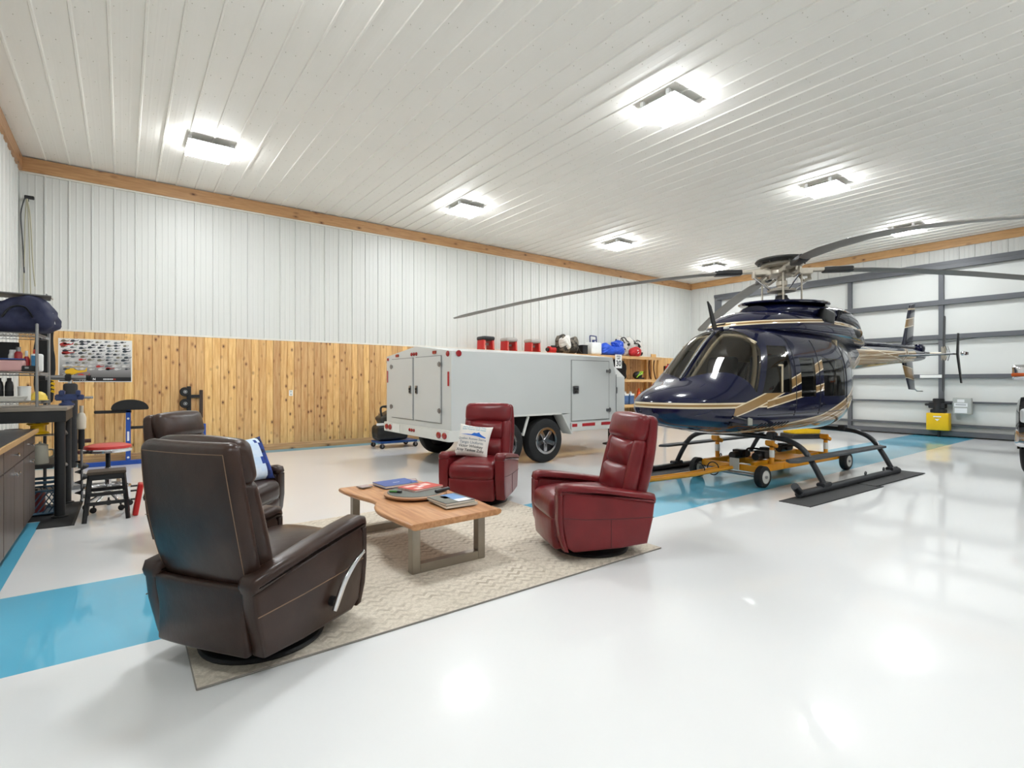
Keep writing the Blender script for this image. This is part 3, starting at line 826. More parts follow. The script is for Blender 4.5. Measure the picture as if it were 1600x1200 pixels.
def cat_interp(S, dx):
    """Catmull-Rom through station rows (first entry is x)"""
    out = []
    for i in range(len(S) - 1):
        a, b, c, d = S[max(i - 1, 0)], S[i], S[i + 1], S[min(i + 2, len(S) - 1)]
        n = max(1, int(round(abs(c[0] - b[0]) / dx)))
        for j in range(n):
            t = j / n; row = []
            for q in range(len(b)):
                h = c[0] - b[0]
                m0 = (c[q] - a[q]) / (c[0] - a[0]) * h; m1 = (d[q] - b[q]) / (d[0] - b[0]) * h
                row.append((2 * t ** 3 - 3 * t * t + 1) * b[q] + (t ** 3 - 2 * t * t + t) * m0 + (-2 * t ** 3 + 3 * t * t) * c[q] + (t ** 3 - t * t) * m1)
            out.append(row)
    out.append(list(S[-1])); return out
def sect(x, zb, zm, zt, hw, nu, nl, n=72):
    r = []
    for i in range(n):
        t = 2 * PI * i / n; c, s = math.cos(t), math.sin(t)
        e = nu if s >= 0 else nl
        y = hw * math.copysign(abs(c) ** (2 / e), c); z = zm + ((zt - zm) if s >= 0 else (zm - zb)) * math.copysign(abs(s) ** (2 / e), s)
        r.append((x, y, z))
    return r
FUS = [(-3.08, 1.04, 1.09, 1.13, 0.04, 2, 2), (-3.055, 0.96, 1.09, 1.19, 0.20, 2, 2), (-2.97, 0.88, 1.09, 1.265, 0.37, 2.1, 2.1), (-2.81, 0.825, 1.1, 1.34, 0.51, 2.1, 2.1),
       (-2.6, 0.79, 1.11, 1.405, 0.61, 2.2, 2.2), (-2.45, 0.77, 1.12, 1.475, 0.655, 2.2, 2.3), (-2.2, 0.735, 1.14, 1.72, 0.695, 2.2, 2.4), (-1.95, 0.71, 1.16, 1.95, 0.725, 2.35, 2.5),
       (-1.75, 0.70, 1.17, 2.095, 0.74, 2.5, 2.6), (-1.5, 0.69, 1.18, 2.17, 0.75, 2.7, 2.7), (-1.0, 0.68, 1.2, 2.21, 0.755, 2.9, 2.8), (0, 0.67, 1.2, 2.22, 0.755, 2.9, 2.8),
       (0.5, 0.67, 1.22, 2.21, 0.725, 2.8, 2.8), (0.9, 0.71, 1.3, 2.19, 0.64, 2.6, 2.6), (1.25, 0.85, 1.45, 2.17, 0.52, 2.4, 2.4), (1.55, 1.10, 1.6, 2.14, 0.40, 2.2, 2.2), (1.85, 1.40, 1.75, 2.11, 0.30, 2, 2), (2.2, 1.60, 1.84, 2.09, 0.245, 2, 2)]
b = MB(); b.loft([sect(*r) for r in cat_interp(FUS, 0.05)])
bm = bmesh.new(); tmp = bpy.data.meshes.new('tmp'); tmp.from_pydata(b.v, [], b.f); bm.from_mesh(tmp); bpy.data.meshes.remove(tmp)
bmesh.ops.recalc_face_normals(bm, faces=bm.faces)
def cut(co, no, pick=None):
    fs = [f for f in bm.faces if pick is None or pick(f.calc_center_median())]
    vs = set(v for f in fs for v in f.verts); es = set(e for f in fs for e in f.edges)
    bmesh.ops.bisect_plane(bm, geom=list(vs) + list(es) + fs, plane_co=co, plane_no=no, dist=1e-5)
for y in (-0.035, 0.035): cut((0, y, 0), (0, 1, 0), lambda c: c.x < -1.3)
WS = {}
for s in (-1, 1):
    A = Vector((-2.5, 0, 1.435)); B = Vector((-1.97, s * 0.70, 1.25)); D = Vector((-0.55, 0, 0.83))
    n = (B - A).cross(D).normalized()
    if n.dot(Vector((-1.9, s * 0.3, 1.8)) - A) < 0: n = -n
    WS[s] = (A, n)
    cut(A, n, lambda c: c.x < -1.5 and c.y * s > 0)
edge_n = Vector((1, 0, -0.484)).normalized()     # slanting door post line
E1 = Vector((-1.66, 0, 1.9)); E2 = Vector((-1.55, 0, 1.9))
cut(E1, edge_n, lambda c: -2.2 < c.x < -1.3); cut(E2, edge_n, lambda c: -2.2 < c.x < -1.1)
cut((-1.70, 0, 0), (1, 0, 0), lambda c: c.x < -1.3)
for x in (-1.17, -0.92, -0.52, -0.28, 0.42): cut((x, 0, 0), (1, 0, 0))
for z in (1.2, 1.26, 1.74, 1.88): cut((0, 0, z), (0, 0, 1), lambda c: -2.1 < c.x < 0.6)
def region(c):
    s = -1 if c.y < 0 else 1; a = abs(c.y)
    A, n = WS[s]
    if a > 0.035 and n.dot(c - A) > 0 and edge_n.dot(c - E1) < 0 and c.x < -1.70: return ('windshield', s)
    if a > 0.3:
        if edge_n.dot(c - E2) > 0 and c.x < -1.17 and 1.26 < c.z < 1.88: return ('door_window', s)
        if -0.92 < c.x < -0.52 and 1.2 < c.z < 1.74: return ('cabin_window', s)
        if -0.28 < c.x < 0.42 and 1.2 < c.z < 1.74: return ('rear_window', s)
    return ('fuselage', 0)
parts = {}
for f in bm.faces:
    parts.setdefault(region(f.calc_center_median()), []).append(f)
bm.normal_update()
def sub(name, faces, m, inset=0.0, parent=heli):
    ids = {}; vs = []; fs = []
    for f in faces:
        q = []
        for v in f.verts:
            if v.index not in ids:
                ids[v.index] = len(vs); vs.append(tuple(v.co - v.normal * inset))
            q.append(ids[v.index])
        fs.append(q)
    me = bpy.data.meshes.new(name); me.from_pydata(vs, [], fs)
    me.polygons.foreach_set('use_smooth', [True] * len(fs))
    me.set_sharp_from_angle(angle=math.radians(50))
    return link(name, me, m, parent)
bm.verts.index_update()
fuselage = sub('fuselage', parts[('fuselage', 0)], m_fus)
for (nm, s), fs in parts.items():
    if nm != 'fuselage': sub(nm, fs, m_glass, 0.004)
lin = [f for f in parts[('fuselage', 0)] if -2.5 < f.calc_center_median().x < 0.55 and f.calc_center_median().z > 1.0 and not (f.calc_center_median().x < -2.0 and f.calc_center_median().z < 1.35)]
sub('cabin_liner', lin, m_cream, 0.03)
bm.free()
# cabin
b = MB(); b.span((-2.3, -0.6, 0.86), (0.5, 0.6, 0.9)); b.build('cabin_floor', m_dkint, heli)
b = MB(); b.span((0.47, -0.6, 0.9), (0.5, 0.6, 2.05)); b.build('bulkhead', m_cream, heli, bevel=0.1, seg=3)
b = MB(); b.cushion((0.28, 0.62, 0.42), 0.06, (0, 0, 0), TR((-2.18, -0.05, 1.17), (0, -0.35, 0)), 4); b.build('instrument_panel', m_dkint, heli)
for y in (-0.34, 0.34):
    st = MB(); st.cushion((0.48, 0.46, 0.14), 0.05, (0, 0, 0.02), TR((-1.35, y, 1.12)), 4); st = st.build('seat', m_dkint, heli)
    q = MB(); q.cushion((0.13, 0.46, 0.66), 0.05, (0.02, 0, 0), TR((-1.08, y, 1.45), (0, 0.12, 0)), 4); q.build('seat_back', m_dkint, st)
    q = MB(); q.box((-1.02, y, 1.72), (0.015, 0.10, 0.14)); q.build('harness', mat('harness_red', (150, 40, 36), 0.7), st)
b = MB(); b.cushion((0.45, 1.2, 0.14), 0.05, (0, 0, 0.02), TR((0.15, 0, 1.12)), 4); b.build('bench_seat', m_dkint, heli)
b = MB(); b.cushion((0.12, 1.2, 0.62), 0.05, (0, 0, 0), TR((0.36, 0, 1.45), (0, 0.1, 0)), 4); b.build('bench_back', m_dkint, heli)
b = MB(); b.tube([(-1.55, -0.34, 0.95), (-1.62, -0.34, 1.25), (-1.58, -0.34, 1.45)], 0.014, 8); b.build('control_stick', m_blk, heli)
# door seams
def side_pts(x0, z0, x1, z1, s, n=16):
    """points on the cabin skin following a line in side view"""
    P = []
    rows = cat_interp(FUS, 0.02)
    for i in range(n + 1):
        x, z = lerp(x0, x1, i / n), lerp(z0, z1, i / n)
        r = min(rows, key=lambda q: abs(q[0] - x)); _, zb, zm, zt, hw, nu, nl = r
        if z >= zm: y = hw * max(0.0, 1 - min(1, (z - zm) / (zt - zm)) ** nu) ** (1 / nu)
        else: y = hw * max(0.0, 1 - min(1, (zm - z) / (zm - zb)) ** nl) ** (1 / nl)
        P.append((x, s * (y + 0.001), z))
    return P
for s in (-1, 1):
    for x, z0, z1 in ((-1.06, 0.95, 2.0), (-0.40, 0.95, 2.0), (0.50, 1.1, 1.95)):
        b = MB(); b.tube(side_pts(x, z0, x, z1, s), 0.006, 6); b.build('door_seam', m_blk, heli)
    b = MB(); b.tube(side_pts(-1.9, 0.98, 0.46, 0.98, s, 30), 0.005, 6); b.build('door_seam', m_blk, heli)
    for x in (-1.12, -0.34):
        p = side_pts(x, 1.10, x, 1.12, s, 1)[0]
        b = MB(); b.box((p[0], p[1] + s * 0.01, p[2]), (0.09, 0.02, 0.022)); b.build('door_handle', M_CHROME, heli, bevel=0.004)
    p = side_pts(-1.42, 1.35, -1.42, 1.36, s, 1)[0]
    b = MB(); b.span((p[0] - 0.008, p[1] - 0.012, 1.27), (p[0] + 0.008, p[1] + 0.004, 1.62)); b.span((p[0] - 0.09, p[1] - 0.012, 1.61), (p[0] + 0.01, p[1] + 0.004, 1.63)); b.build('window_frame', m_cream, heli)
# belly panel lettering strokes (illegible slanted registration marks) and chin vent
for s in (-1, 1):
    for i in range(9):
        x = -1.75 + i * 0.075
        p = side_pts(x, 0.80, x + 0.05, 0.87, s, 3)
        b = MB(); b.tube([(q[0], q[1] + s * 0.002, q[2]) for q in p], 0.006, 6); b.build('registration_stroke', M_BLACKINK, heli)
b = MB(); pts = side_pts(-2.35, 0.98, -2.05, 0.92, -1, 6); b.tube(pts, 0.014, 6); b.build('chin_vent', m_blk, heli)
p = side_pts(-2.02, 0.93, -2.0, 0.93, -1, 1)[0]
b = MB(); b.box((p[0], p[1] - 0.006, p[2]), (0.10, 0.012, 0.14)); b.build('placard', mat('placard_grey', (150, 150, 140), 0.6), heli, bevel=0.003)
# cream frames inside the windshield
for s in (-1, 1):
    pts = []
    for i in range(9):
        z = 1.28 + 0.64 * i / 8; x = -1.70 + 0.484 * (z - 1.9); q = side_pts(x, z, x, z + 0.001, s, 1)[0]
        pts.append((x, q[1] - s * 0.05, z))
    b = MB(); b.tube(pts, 0.028, 8); b.build('door_post_trim', m_cream, heli)
    b = MB(); b.tube(smoothpath([(-2.40, s * 0.085, 1.44), (-2.18, s * 0.09, 1.66), (-1.93, s * 0.1, 1.90), (-1.74, s * 0.11, 2.03)], 4), 0.026, 8); b.build('centre_post_trim', m_cream, heli)
    b = MB(); b.tube(smoothpath([(-1.74, s * 0.11, 2.03), (-1.72, s * 0.35, 2.0), (-1.70, s * 0.55, 1.90)], 4), 0.03, 8); b.build('header_trim', m_cream, heli)
# wire cutter, antenna, probes on the roof
b = MB(); b.prism([(-1.80, 2.12), (-1.72, 2.14), (-1.86, 2.44), (-1.93, 2.5)], -0.012, 0.012, 'xz'); b.build('wire_cutter', m_blk, heli)
b = MB(); b.tube([(-1.75, 0, 2.18), (-1.55, -0.05, 2.22), (-1.15, -0.12, 2.235)], 0.012, 6); b.build('cutter_brace', m_blk, heli)
b = MB(); b.tube([(-1.25, -0.3, 2.17), (-1.17, -0.3, 2.28)], 0.008, 6); b.build('air_probe', M_CHROME, heli)
b = MB(); b.box((-1.62, -0.1, 2.145), (0.12, 0.06, 0.03)); b.build('roof_vent', M_WHITEP, heli, bevel=0.008)
b = MB(); b.tube([(-2.52, 0, 1.44), (-2.3, 0, 1.66), (-2.0, 0, 1.93), (-1.78, 0, 2.09)], 0.016, 8); b.build('windshield_post', m_blk, heli)

# cowlings
LOW = [(-1.66, 2.10, 2.11, 2.14, 0.10, 2, 2), (-1.55, 2.08, 2.12, 2.26, 0.28, 2, 2), (-1.25, 2.08, 2.14, 2.39, 0.46, 2.3, 2), (-0.7, 2.06, 2.16, 2.47, 0.56, 2.6, 2), (0, 2.05, 2.16, 2.48, 0.58, 2.8, 2), (0.8, 2.05, 2.16, 2.46, 0.56, 2.8, 2), (1.5, 2.04, 2.16, 2.44, 0.48, 2.6, 2), (2.1, 2.03, 2.13, 2.36, 0.35, 2.4, 2), (2.5, 2.02, 2.08, 2.22, 0.2, 2, 2)]
b = MB(); b.loft([sect(*r, n=40) for r in cat_interp(LOW, 0.08)]); b.build('lower_cowling', m_cowl, heli, smooth=50)
UP = [(-0.80, 2.40, 2.44, 2.53, 0.22, 2, 2), (-0.6, 2.36, 2.44, 2.58, 0.36, 2.4, 2), (-0.2, 2.35, 2.46, 2.61, 0.44, 2.8, 2), (0.5, 2.35, 2.46, 2.63, 0.46, 3, 2), (1.1, 2.35, 2.46, 2.65, 0.44, 3, 2), (1.6, 2.33, 2.44, 2.64, 0.38, 2.8, 2), (2.1, 2.28, 2.36, 2.5, 0.29, 2.4, 2), (2.45, 2.2, 2.24, 2.34, 0.18, 2, 2)]
b = MB(); b.loft([sect(*r, n=40) for r in cat_interp(UP, 0.08)]); up = b.build('upper_cowling', m_cowl, heli, smooth=50)
b = MB()
n = 40; ring = []
for z, g in ((2.60, 0.97), (2.615, 1.0), (2.635, 0.985), (2.645, 0.9)):
    ring.append([(0.1 + 1.0 * g * math.cos(2 * PI * i / n), 0.52 * g * math.sin(2 * PI * i / n), z + 0.045 * math.cos(2 * PI * i / n)) for i in range(n)])
b.loft(ring); b.build('cowling_lip', m_cowl, heli)
for s in (-1, 1):
    b = MB(); b.cushion((0.34, 0.12, 0.22), 0.04, (0, 0, 0), TR((0.36, s * 0.50, 2.40), (0, 0.15, 0)), 4); b.build('engine_inlet', m_blk, heli)
    b = MB(); b.cushion((0.5, 0.16, 0.14), 0.05, (0, 0, 0), TR((1.35, s * 0.42, 2.22), (0, 0.12, 0)), 4); b.build('exhaust_recess', m_blk, heli)
    b = MB(); b.cyl((1.4, s * 0.36, 2.25), (1.66, s * 0.42, 2.21), 0.07, 0.08, 18, False); b.build('exhaust_pipe', mat('exhaust_metal', (120, 98, 72), 0.4, 0.8), heli)
    for i in range(9):
        x = 0.85 + i * 0.075
        b = MB(); b.box((x, s * (0.445 - 0.012 * i), 2.47 + 0.0 * i), (0.03, 0.04, 0.17), (s * -0.25, 0.12, 0)); b.build('louvre', m_blk, heli, bevel=0.004)
b = MB(); b.prism([(1.2, 2.62), (1.38, 2.63), (1.36, 2.80), (1.31, 2.82)], -0.05, 0.05, 'xz'); b.build('beacon_fairing', mat('fairing_grey', (170, 165, 152), 0.4), heli, bevel=0.02)

# tail boom, fins, tail rotor
BOOM = [(2.15, 1.60, 1.84, 2.09, 0.25, 2, 2), (2.8, 1.645, 1.86, 2.09, 0.215, 2, 2), (4.2, 1.755, 1.93, 2.115, 0.175, 2, 2), (5.3, 1.83, 1.975, 2.125, 0.142, 2, 2), (5.9, 1.88, 1.99, 2.11, 0.11, 2, 2), (6.0, 1.93, 2.0, 2.07, 0.06, 2, 2)]
b = MB(); b.loft([sect(*r, n=32) for r in cat_interp(BOOM, 0.1)]); b.build('tail_boom', m_boom, heli, smooth=60)
b = MB(); b.tube([(2.3, 0, 2.12), (3.5, 0, 2.14), (5.6, 0, 2.15)], 0.04, 10); b.build('drive_shaft_cover', m_fin, heli)
b = MB(); b.sphere((5.75, -0.02, 2.13), 0.13, 16, 8, (1.3, 0.8, 0.9)); b.build('gearbox_fairing', m_fin, heli)
def wing(pts0, pts1, th):
    b = MB(); rings = []
    for pts, f in ((pts0, 1.0), (pts1, 0.7)):
        le, te = Vector(pts[0]), Vector(pts[1]); d = te - le
        up = Vector(pts[2]); r = []
        for i in range(16):
            t = 2 * PI * i / 16; u = (1 - math.cos(t)) / 2
            r.append(le + d * u + up * (th * f * math.sin(t) * (1 - 0.5 * u)))
        rings.append([tuple(v) for v in r])
    b.loft(rings); return b
up = (0, 1, 0)
wing(((5.02, 0.1, 2.0), (5.72, 0.1, 2.0), up), ((5.60, 0.12, 3.10), (5.98, 0.12, 3.17), up), 0.035).build('upper_fin', m_fin, heli, smooth=50)
wing(((5.02, 0.1, 2.0), (5.72, 0.1, 2.0), up), ((5.52, 0.1, 1.24), (5.90, 0.1, 1.22), up), 0.035).build('lower_fin', m_fin, heli, smooth=50)
b = MB(); b.tube([(5.86, 0.1, 1.25), (6.0, 0.1, 1.20), (6.35, 0.1, 1.19)], 0.012, 8); b.build('tail_skid', M_STEEL, heli)
for s in (-1, 1):
    b = wing(((4.12, s * 0.1, 1.93), (4.5, s * 0.1, 1.93), (0, 0, 1)), ((4.16, s * 1.02, 1.93), (4.5, s * 1.02, 1.93), (0, 0, 1)), 0.025); st = b.build('stabilizer', m_blk, heli, smooth=50)
    q = wing(((4.34, s * 1.03, 1.93), (4.50, s * 1.03, 1.93), (0, 1, 0)), ((4.40, s * 1.03, 2.33), (4.52, s * 1.03, 2.33), (0, 1, 0)), 0.018); q.build('finlet', m_blk, st)
    q = wing(((4.34, s * 1.03, 1.93), (4.50, s * 1.03, 1.93), (0, 1, 0)), ((4.46, s * 1.06, 1.38), (4.58, s * 1.06, 1.38), (0, 1, 0)), 0.018); q.build('finlet', m_blk, st)
    q = MB(); q.cushion((0.16, 0.08, 0.08), 0.03, (0, 0, 0), TR((4.45, s * 1.12, 1.94)), 3); q.build('position_light', M_CHROME, st)
    q = MB(); q.box((4.45, s * 1.165, 1.94), (0.1, 0.012, 0.05)); q.build('light_lens', mat('dark_lens', (70, 24, 20), 0.2), st)
b = MB(); b.cyl((5.95, 0.02, 2.03), (6.2, -0.05, 2.03), 0.06, 0.05, 12); b.build('tail_gearbox', M_STEEL, heli)
b = MB(); b.cyl((6.2, -0.05, 2.03), (6.2, -0.36, 2.03), 0.035, n=12); b.box((6.2, -0.33, 2.03), (0.10, 0.07, 0.30), (0, 0.05, 0)); b.build('tail_rotor_hub', mat('hub_alloy', (176, 168, 152), 0.4, 0.6), heli, bevel=0.006)
for sg in (1, -1):
    for dx in (-0.05, 0.05):
        b = MB(); b.tube([(6.2 + dx, -0.42, 2.03 + sg * 0.02), (6.2 + dx * 1.4, -0.38, 2.03 + sg * 0.16)], 0.008, 6); b.build('pitch_link', M_CHROME, heli)
    b = MB()
    rings = []
    for r, ch in ((0.10, 0.10), (0.22, 0.17), (0.8, 0.17), (0.83, 0.12)):
        ring = []
        for i in range(12):
            t = 2 * PI * i / 12; u = math.cos(t) * ch / 2
            ring.append((6.2 + u + sg * 0.05 * r, -0.33 + 0.012 * math.sin(t), 2.03 + sg * r))
        rings.append(ring)
    b.loft(rings); b.build('tail_rotor_blade', mat('tail_blade_grey', (74, 76, 78), 0.45), heli, smooth=50)

# main rotor
m_alloy = mat('rotor_alloy', (186, 178, 164), 0.4, 0.55, var=0.12, vscale=20)
m_bladeg = mat('blade_grey', (120, 116, 110), 0.45, var=0.05)
m_hubdark = mat('hub_dark', (58, 58, 56), 0.5, 0.3)
b = MB(); b.lathe([(0.16, 2.62), (0.13, 2.68), (0.09, 2.72), (0.08, 2.76)], n=20); b.build('mast_boot', M_RUBBER, heli)
b = MB(); b.lathe([(0.055, 2.6), (0.055, 2.9), (0.08, 2.92), (0.08, 2.98), (0.06, 3.0), (0.06, 3.2)], n=20); b.build('mast', m_alloy, heli)
b = MB(); b.lathe([(0.10, 2.80), (0.20, 2.82), (0.21, 2.85), (0.12, 2.88), (0.08, 2.89)], n=24); sw = b.build('swashplate', m_alloy, heli)
b = MB(); b.lathe([(0.30, 3.255), (0.36, 3.275), (0.385, 3.30), (0.37, 3.325), (0.30, 3.335), (0.0, 3.34)], n=40); disc = b.build('hub_cover', m_hubdark, heli)
b = MB(); b.lathe([(0.0, 3.20), (0.28, 3.20), (0.31, 3.22), (0.29, 3.255), (0.0, 3.26)], n=32); b.build('hub_plate', m_alloy, heli)
b = MB(); b.lathe([(0.0, 3.06), (0.17, 3.06), (0.2, 3.09), (0.2, 3.14), (0.16, 3.2), (0, 3.2)], n=24); b.build('hub_yoke', m_alloy, heli)
for i in range(16):
    a = 2 * PI * i / 16
    b = MB(); b.cyl((0.335 * math.cos(a), 0.335 * math.sin(a), 3.25), (0.335 * math.cos(a), 0.335 * math.sin(a), 3.265), 0.014, n=8); b.build('rivet', m_blk, disc)
for wang, droop in ((132.5, 0.56), (46.0, 0.36), (-47.5, 0.52), (-137.5, 0.74)):
    a = math.radians(wang + 2); d = Vector((math.cos(a), math.sin(a), 0)); nrm = Vector((-d.y, d.x, 0))
    R = Matrix(((d.x, nrm.x, 0, 0), (d.y, nrm.y, 0, 0), (0, 0, 1, 0), (0, 0, 0, 1)))
    zz = lambda s: 3.155 - droop * (max(0, s - 0.5) / 4.83) ** 1.8 - 0.012 * s
    b = MB(); b.add(*(lambda q: (q.v, q.f))(MB().box((0.36, 0, 3.15), (0.5, 0.13, 0.05)).box((0.30, 0.085, 3.11), (0.24, 0.035, 0.07)).box((0.30, -0.085, 3.11), (0.24, 0.035, 0.07)).cyl((0.22, 0, 3.08), (0.22, 0, 3.22), 0.05, n=12)), R)
    b.build('blade_grip', m_alloy, heli, bevel=0.008)
    b = MB(); b.add(*(lambda q: (q.v, q.f))(MB().cyl((0.44, 0.12, 3.12), (0.44, 0.12, 3.02), 0.025, n=10).box((0.36, 0.12, 3.10), (0.2, 0.03, 0.04)).tube([(0.26, 0.0, 3.06), (0.34, 0.07, 3.0), (0.46, 0.12, 3.04)], 0.022, 8)), R)
    b.build('pitch_horn', m_alloy, heli)
    b = MB(); b.add(*(lambda q: (q.v, q.f))(MB().cyl((0.44, 0.12, 3.03), (0.19, 0.05, 2.84), 0.012, n=8)), R); b.build('pitch_link', M_CHROME, heli)
    b = MB(); b.add(*(lambda q: (q.v, q.f))(MB().cyl((0.27, -0.06, 2.62), (0.27, -0.06, 3.08), 0.014, n=8)), R); b.build('control_rod', m_alloy, heli)
    b = MB(); b.cushion((0.42, 0.15, 0.085), 0.025, (0, 0, 0), R @ TR((0.80, 0, zz(0.8))), 3); b.build('blade_cuff', m_blk, heli)
    rings = []
    for s, ch, th in ((0.62, 0.10, 0.06), (0.95, 0.14, 0.06), (1.25, 0.25, 0.036), (1.8, 0.275, 0.032), (2.6, 0.275, 0.03), (3.4, 0.275, 0.028), (4.2, 0.275, 0.026), (4.9, 0.27, 0.024), (5.2, 0.25, 0.02), (5.36, 0.12, 0.012)):
        ring = []; tw = math.radians(3 - 0.7 * s)
        for i in range(14):
            t = 2 * PI * i / 14; u = math.cos(t) * ch / 2; h = math.sin(t) * th / 2 * (1.0 - 0.5 * (u / ch))
            ring.append(tuple(R @ Vector((s, -u * math.cos(tw), zz(s) + h + u * math.sin(tw)))))
        rings.append(ring)
    b = MB(); b.loft(rings); b.build('main_rotor_blade', m_bladeg, heli, smooth=50)

# landing gear
m_skid = mat('skid_black', (34, 37, 42), 0.4, coat=0.2)
for s in (-1, 1):
    ys = s * 1.13
    b = MB(); b.tube(smoothpath([(-1.86, ys, 0.16), (-1.74, ys, 0.075), (-1.58, ys, 0.05), (0.3, ys, 0.05), (1.25, ys, 0.05)], 5), 0.045, 14); sk = b.build('skid_tube', m_skid, heli)
    for x in (-1.12, 1.02):
        b = MB(); b.box((x, ys, 0.10), (0.22, 0.10, 0.05)); b.build('saddle', m_skid, sk, bevel=0.01)
    for x in (0.1, 0.72):
        b = MB(); b.torus((x, ys, 0.115), 0.025, 0.008, 14, 6, 'y'); b.build('tie_ring', m_skid, sk)
    b = MB(); b.prism([(-1.62, s * 0.90), (1.02, s * 0.90), (1.12, s * 0.95), (1.02, s * 1.06), (-1.62, s * 1.06), (-1.72, s * 1.0)], 0.40, 0.43, 'xy'); b.build('flight_step', mat('step_grey', (70, 73, 76), 0.7, bump=0.3), heli, bevel=0.004)
    for x in (-1.12, 1.02):
        b = MB(); b.cyl((x - 0.05, s * 0.98, 0.40), (x, s * 0.93, 0.48), 0.015, n=8); b.build('step_bracket', m_skid, heli)
for x in (-1.12, 1.02):
    pts = [(x, s_ * y, z) for s_, y, z in ((-1, 1.13, 0.09), (-1, 1.0, 0.33), (-1, 0.86, 0.52), (-1, 0.66, 0.615), (-1, 0.4, 0.64), (1, 0.0, 0.645), (1, 0.4, 0.64), (1, 0.66, 0.615), (1, 0.86, 0.52), (1, 1.0, 0.33), (1, 1.13, 0.09))]
    b = MB(); b.tube(smoothpath(pts, 5), 0.036, 12); b.build('cross_tube', m_skid, heli)
    for y in (-0.45, 0.45):
        b = MB(); b.box((x, y, 0.665), (0.12, 0.10, 0.09)); b.build('tube_clamp', m_skid, heli, bevel=0.01)

# ---- rubber mats below the skids
m_mat = mat('rubber_mat', (62, 62, 62), 0.8, bump=0.4, bscale=60)
for (x0, x1, y, lab) in ((6.15, 8.15, 2.78, 'black rubber mat under the toe of the lounge-side skid'), (8.05, 9.8, 2.76, 'black rubber mat under the heel of the lounge-side skid'),
                         (6.25, 8.15, 5.05, 'black rubber mat under the toe of the far skid behind the yellow cart'), (8.17, 9.9, 5.0, 'black rubber mat under the heel of the far skid')):
    t = thing('floor_mat', lab, 'mat', ((x0 + x1) / 2, y, 0.0), math.radians(-2), 'rubber mats below the helicopter skids')
    L = (x1 - x0) / 2; zl = 0.007 if x0 == 8.05 else 0.0
    b = MB(); b.span((-L, -0.17, zl), (L, 0.17, zl + 0.006)); b.build('mat_sheet', m_mat, t)
    for y2 in (-0.172, 0.172):
        b = MB(); b.span((-L, y2 - 0.006, zl), (L, y2 + 0.006, zl + 0.008)); b.build('mat_edge', M_RUBBER, t, smooth=0)

# ================================================================== YELLOW GROUND HANDLING CART
m_cart = mat('cart_yellow', (226, 150, 18), 0.38, coat=0.3, var=0.1)
cart = thing('helicopter_dolly', 'orange-yellow wheeled lifting cart parked beneath the helicopter', 'cart', (8.02, 3.98, 0.0), math.radians(-2))
for s in (-1, 1):
    b = MB(); b.span((-1.15, s * 0.40 - 0.035, 0.17), (1.2, s * 0.40 + 0.035, 0.27)); b.build('side_rail', m_cart, cart, bevel=0.008)
    b = MB(); b.span((-0.9, s * 0.18 - 0.025, 0.20), (1.0, s * 0.18 + 0.025, 0.27)); b.build('inner_rail', m_cart, cart, bevel=0.008)
for x in (-1.15, -0.5, 0.4, 1.15):
    b = MB(); b.span((x - 0.035, -0.44, 0.18), (x + 0.035, 0.44, 0.26)); b.build('cross_bar', m_cart, cart, bevel=0.008)
b = MB(); b.span((-0.45, -0.36, 0.27), (0.35, 0.36, 0.285)); b.build('deck_plate', m_cart, cart)
for x in (-1.2, 1.25):
    for s in (-1, 1):
        b = MB(); b.lathe([(0.085, -0.05), (0.125, -0.05), (0.142, -0.035), (0.142, 0.035), (0.125, 0.05), (0.085, 0.05)], (x, s * 0.5, 0.143), 26, 'y', None, False); wh = b.build('wheel', M_RUBBER, cart)
        b = MB(); b.lathe([(0.0, -0.045), (0.085, -0.045), (0.09, -0.052), (0.09, 0.052), (0.085, 0.045), (0.0, 0.045)], (x, s * 0.5, 0.143), 22, 'y'); b.build('hub', mat('wheel_white', (214, 212, 206), 0.4), wh)
        b = MB(); b.cyl((x, s * 0.44, 0.143), (x, s * 0.565, 0.143), 0.02, n=10); b.build('axle', M_STEEL, wh)
b = MB(); b.cyl((-1.2, -0.46, 0.143), (-1.2, 0.46, 0.143), 0.025, n=10); b.build('front_axle', M_STEEL, cart)
for x, y in ((-0.82, -0.42), (-0.82, 0.42), (0.75, -0.42), (0.75, 0.42)):
    b = MB(); b.cyl((x, y, 0.27), (x, y, 0.5), 0.03, n=12); po = b.build('lift_post', m_cart, cart)
    q = MB(); q.cyl((x, y, 0.36), (x, y, 0.46), 0.034, n=12); q.build('post_sleeve', M_WHITEP, po)
    q = MB(); q.box((x, y, 0.53), (0.15, 0.11, 0.05), (0, 0.3, 0)); q.box((x - 0.05, y, 0.565), (0.05, 0.12, 0.06)); q.build('saddle_pad', m_cart, po, bevel=0.008)
for i, (x, y, l) in enumerate(((-0.75, 0.1, 0.4), (-0.62, -0.16, 0.35), (-0.2, 0.0, 0.3), (0.55, 0.12, 0.35))):
    b = MB(); b.cyl((x - l / 2, y, 0.335), (x + l / 2, y, 0.335), 0.055, n=16); b.box((x, y, 0.36), (0.12, 0.16, 0.1)); b.build('hydraulic_unit', m_blk, cart, bevel=0.006)
b = MB(); b.tube(smoothpath([(-0.9, -0.1, 0.34), (-0.6, 0.05, 0.42), (-0.3, -0.1, 0.38), (0.1, 0.1, 0.36), (0.6, 0.0, 0.38)], 5), 0.014, 8); b.build('hydraulic_hose', M_RUBBER, cart)
b = MB(); b.box((-1.24, -0.12, 0.27), (0.02, 0.14, 0.16)); b.build('warning_label', mat('label_grey', (190, 186, 176), 0.5), cart, bevel=0.004)
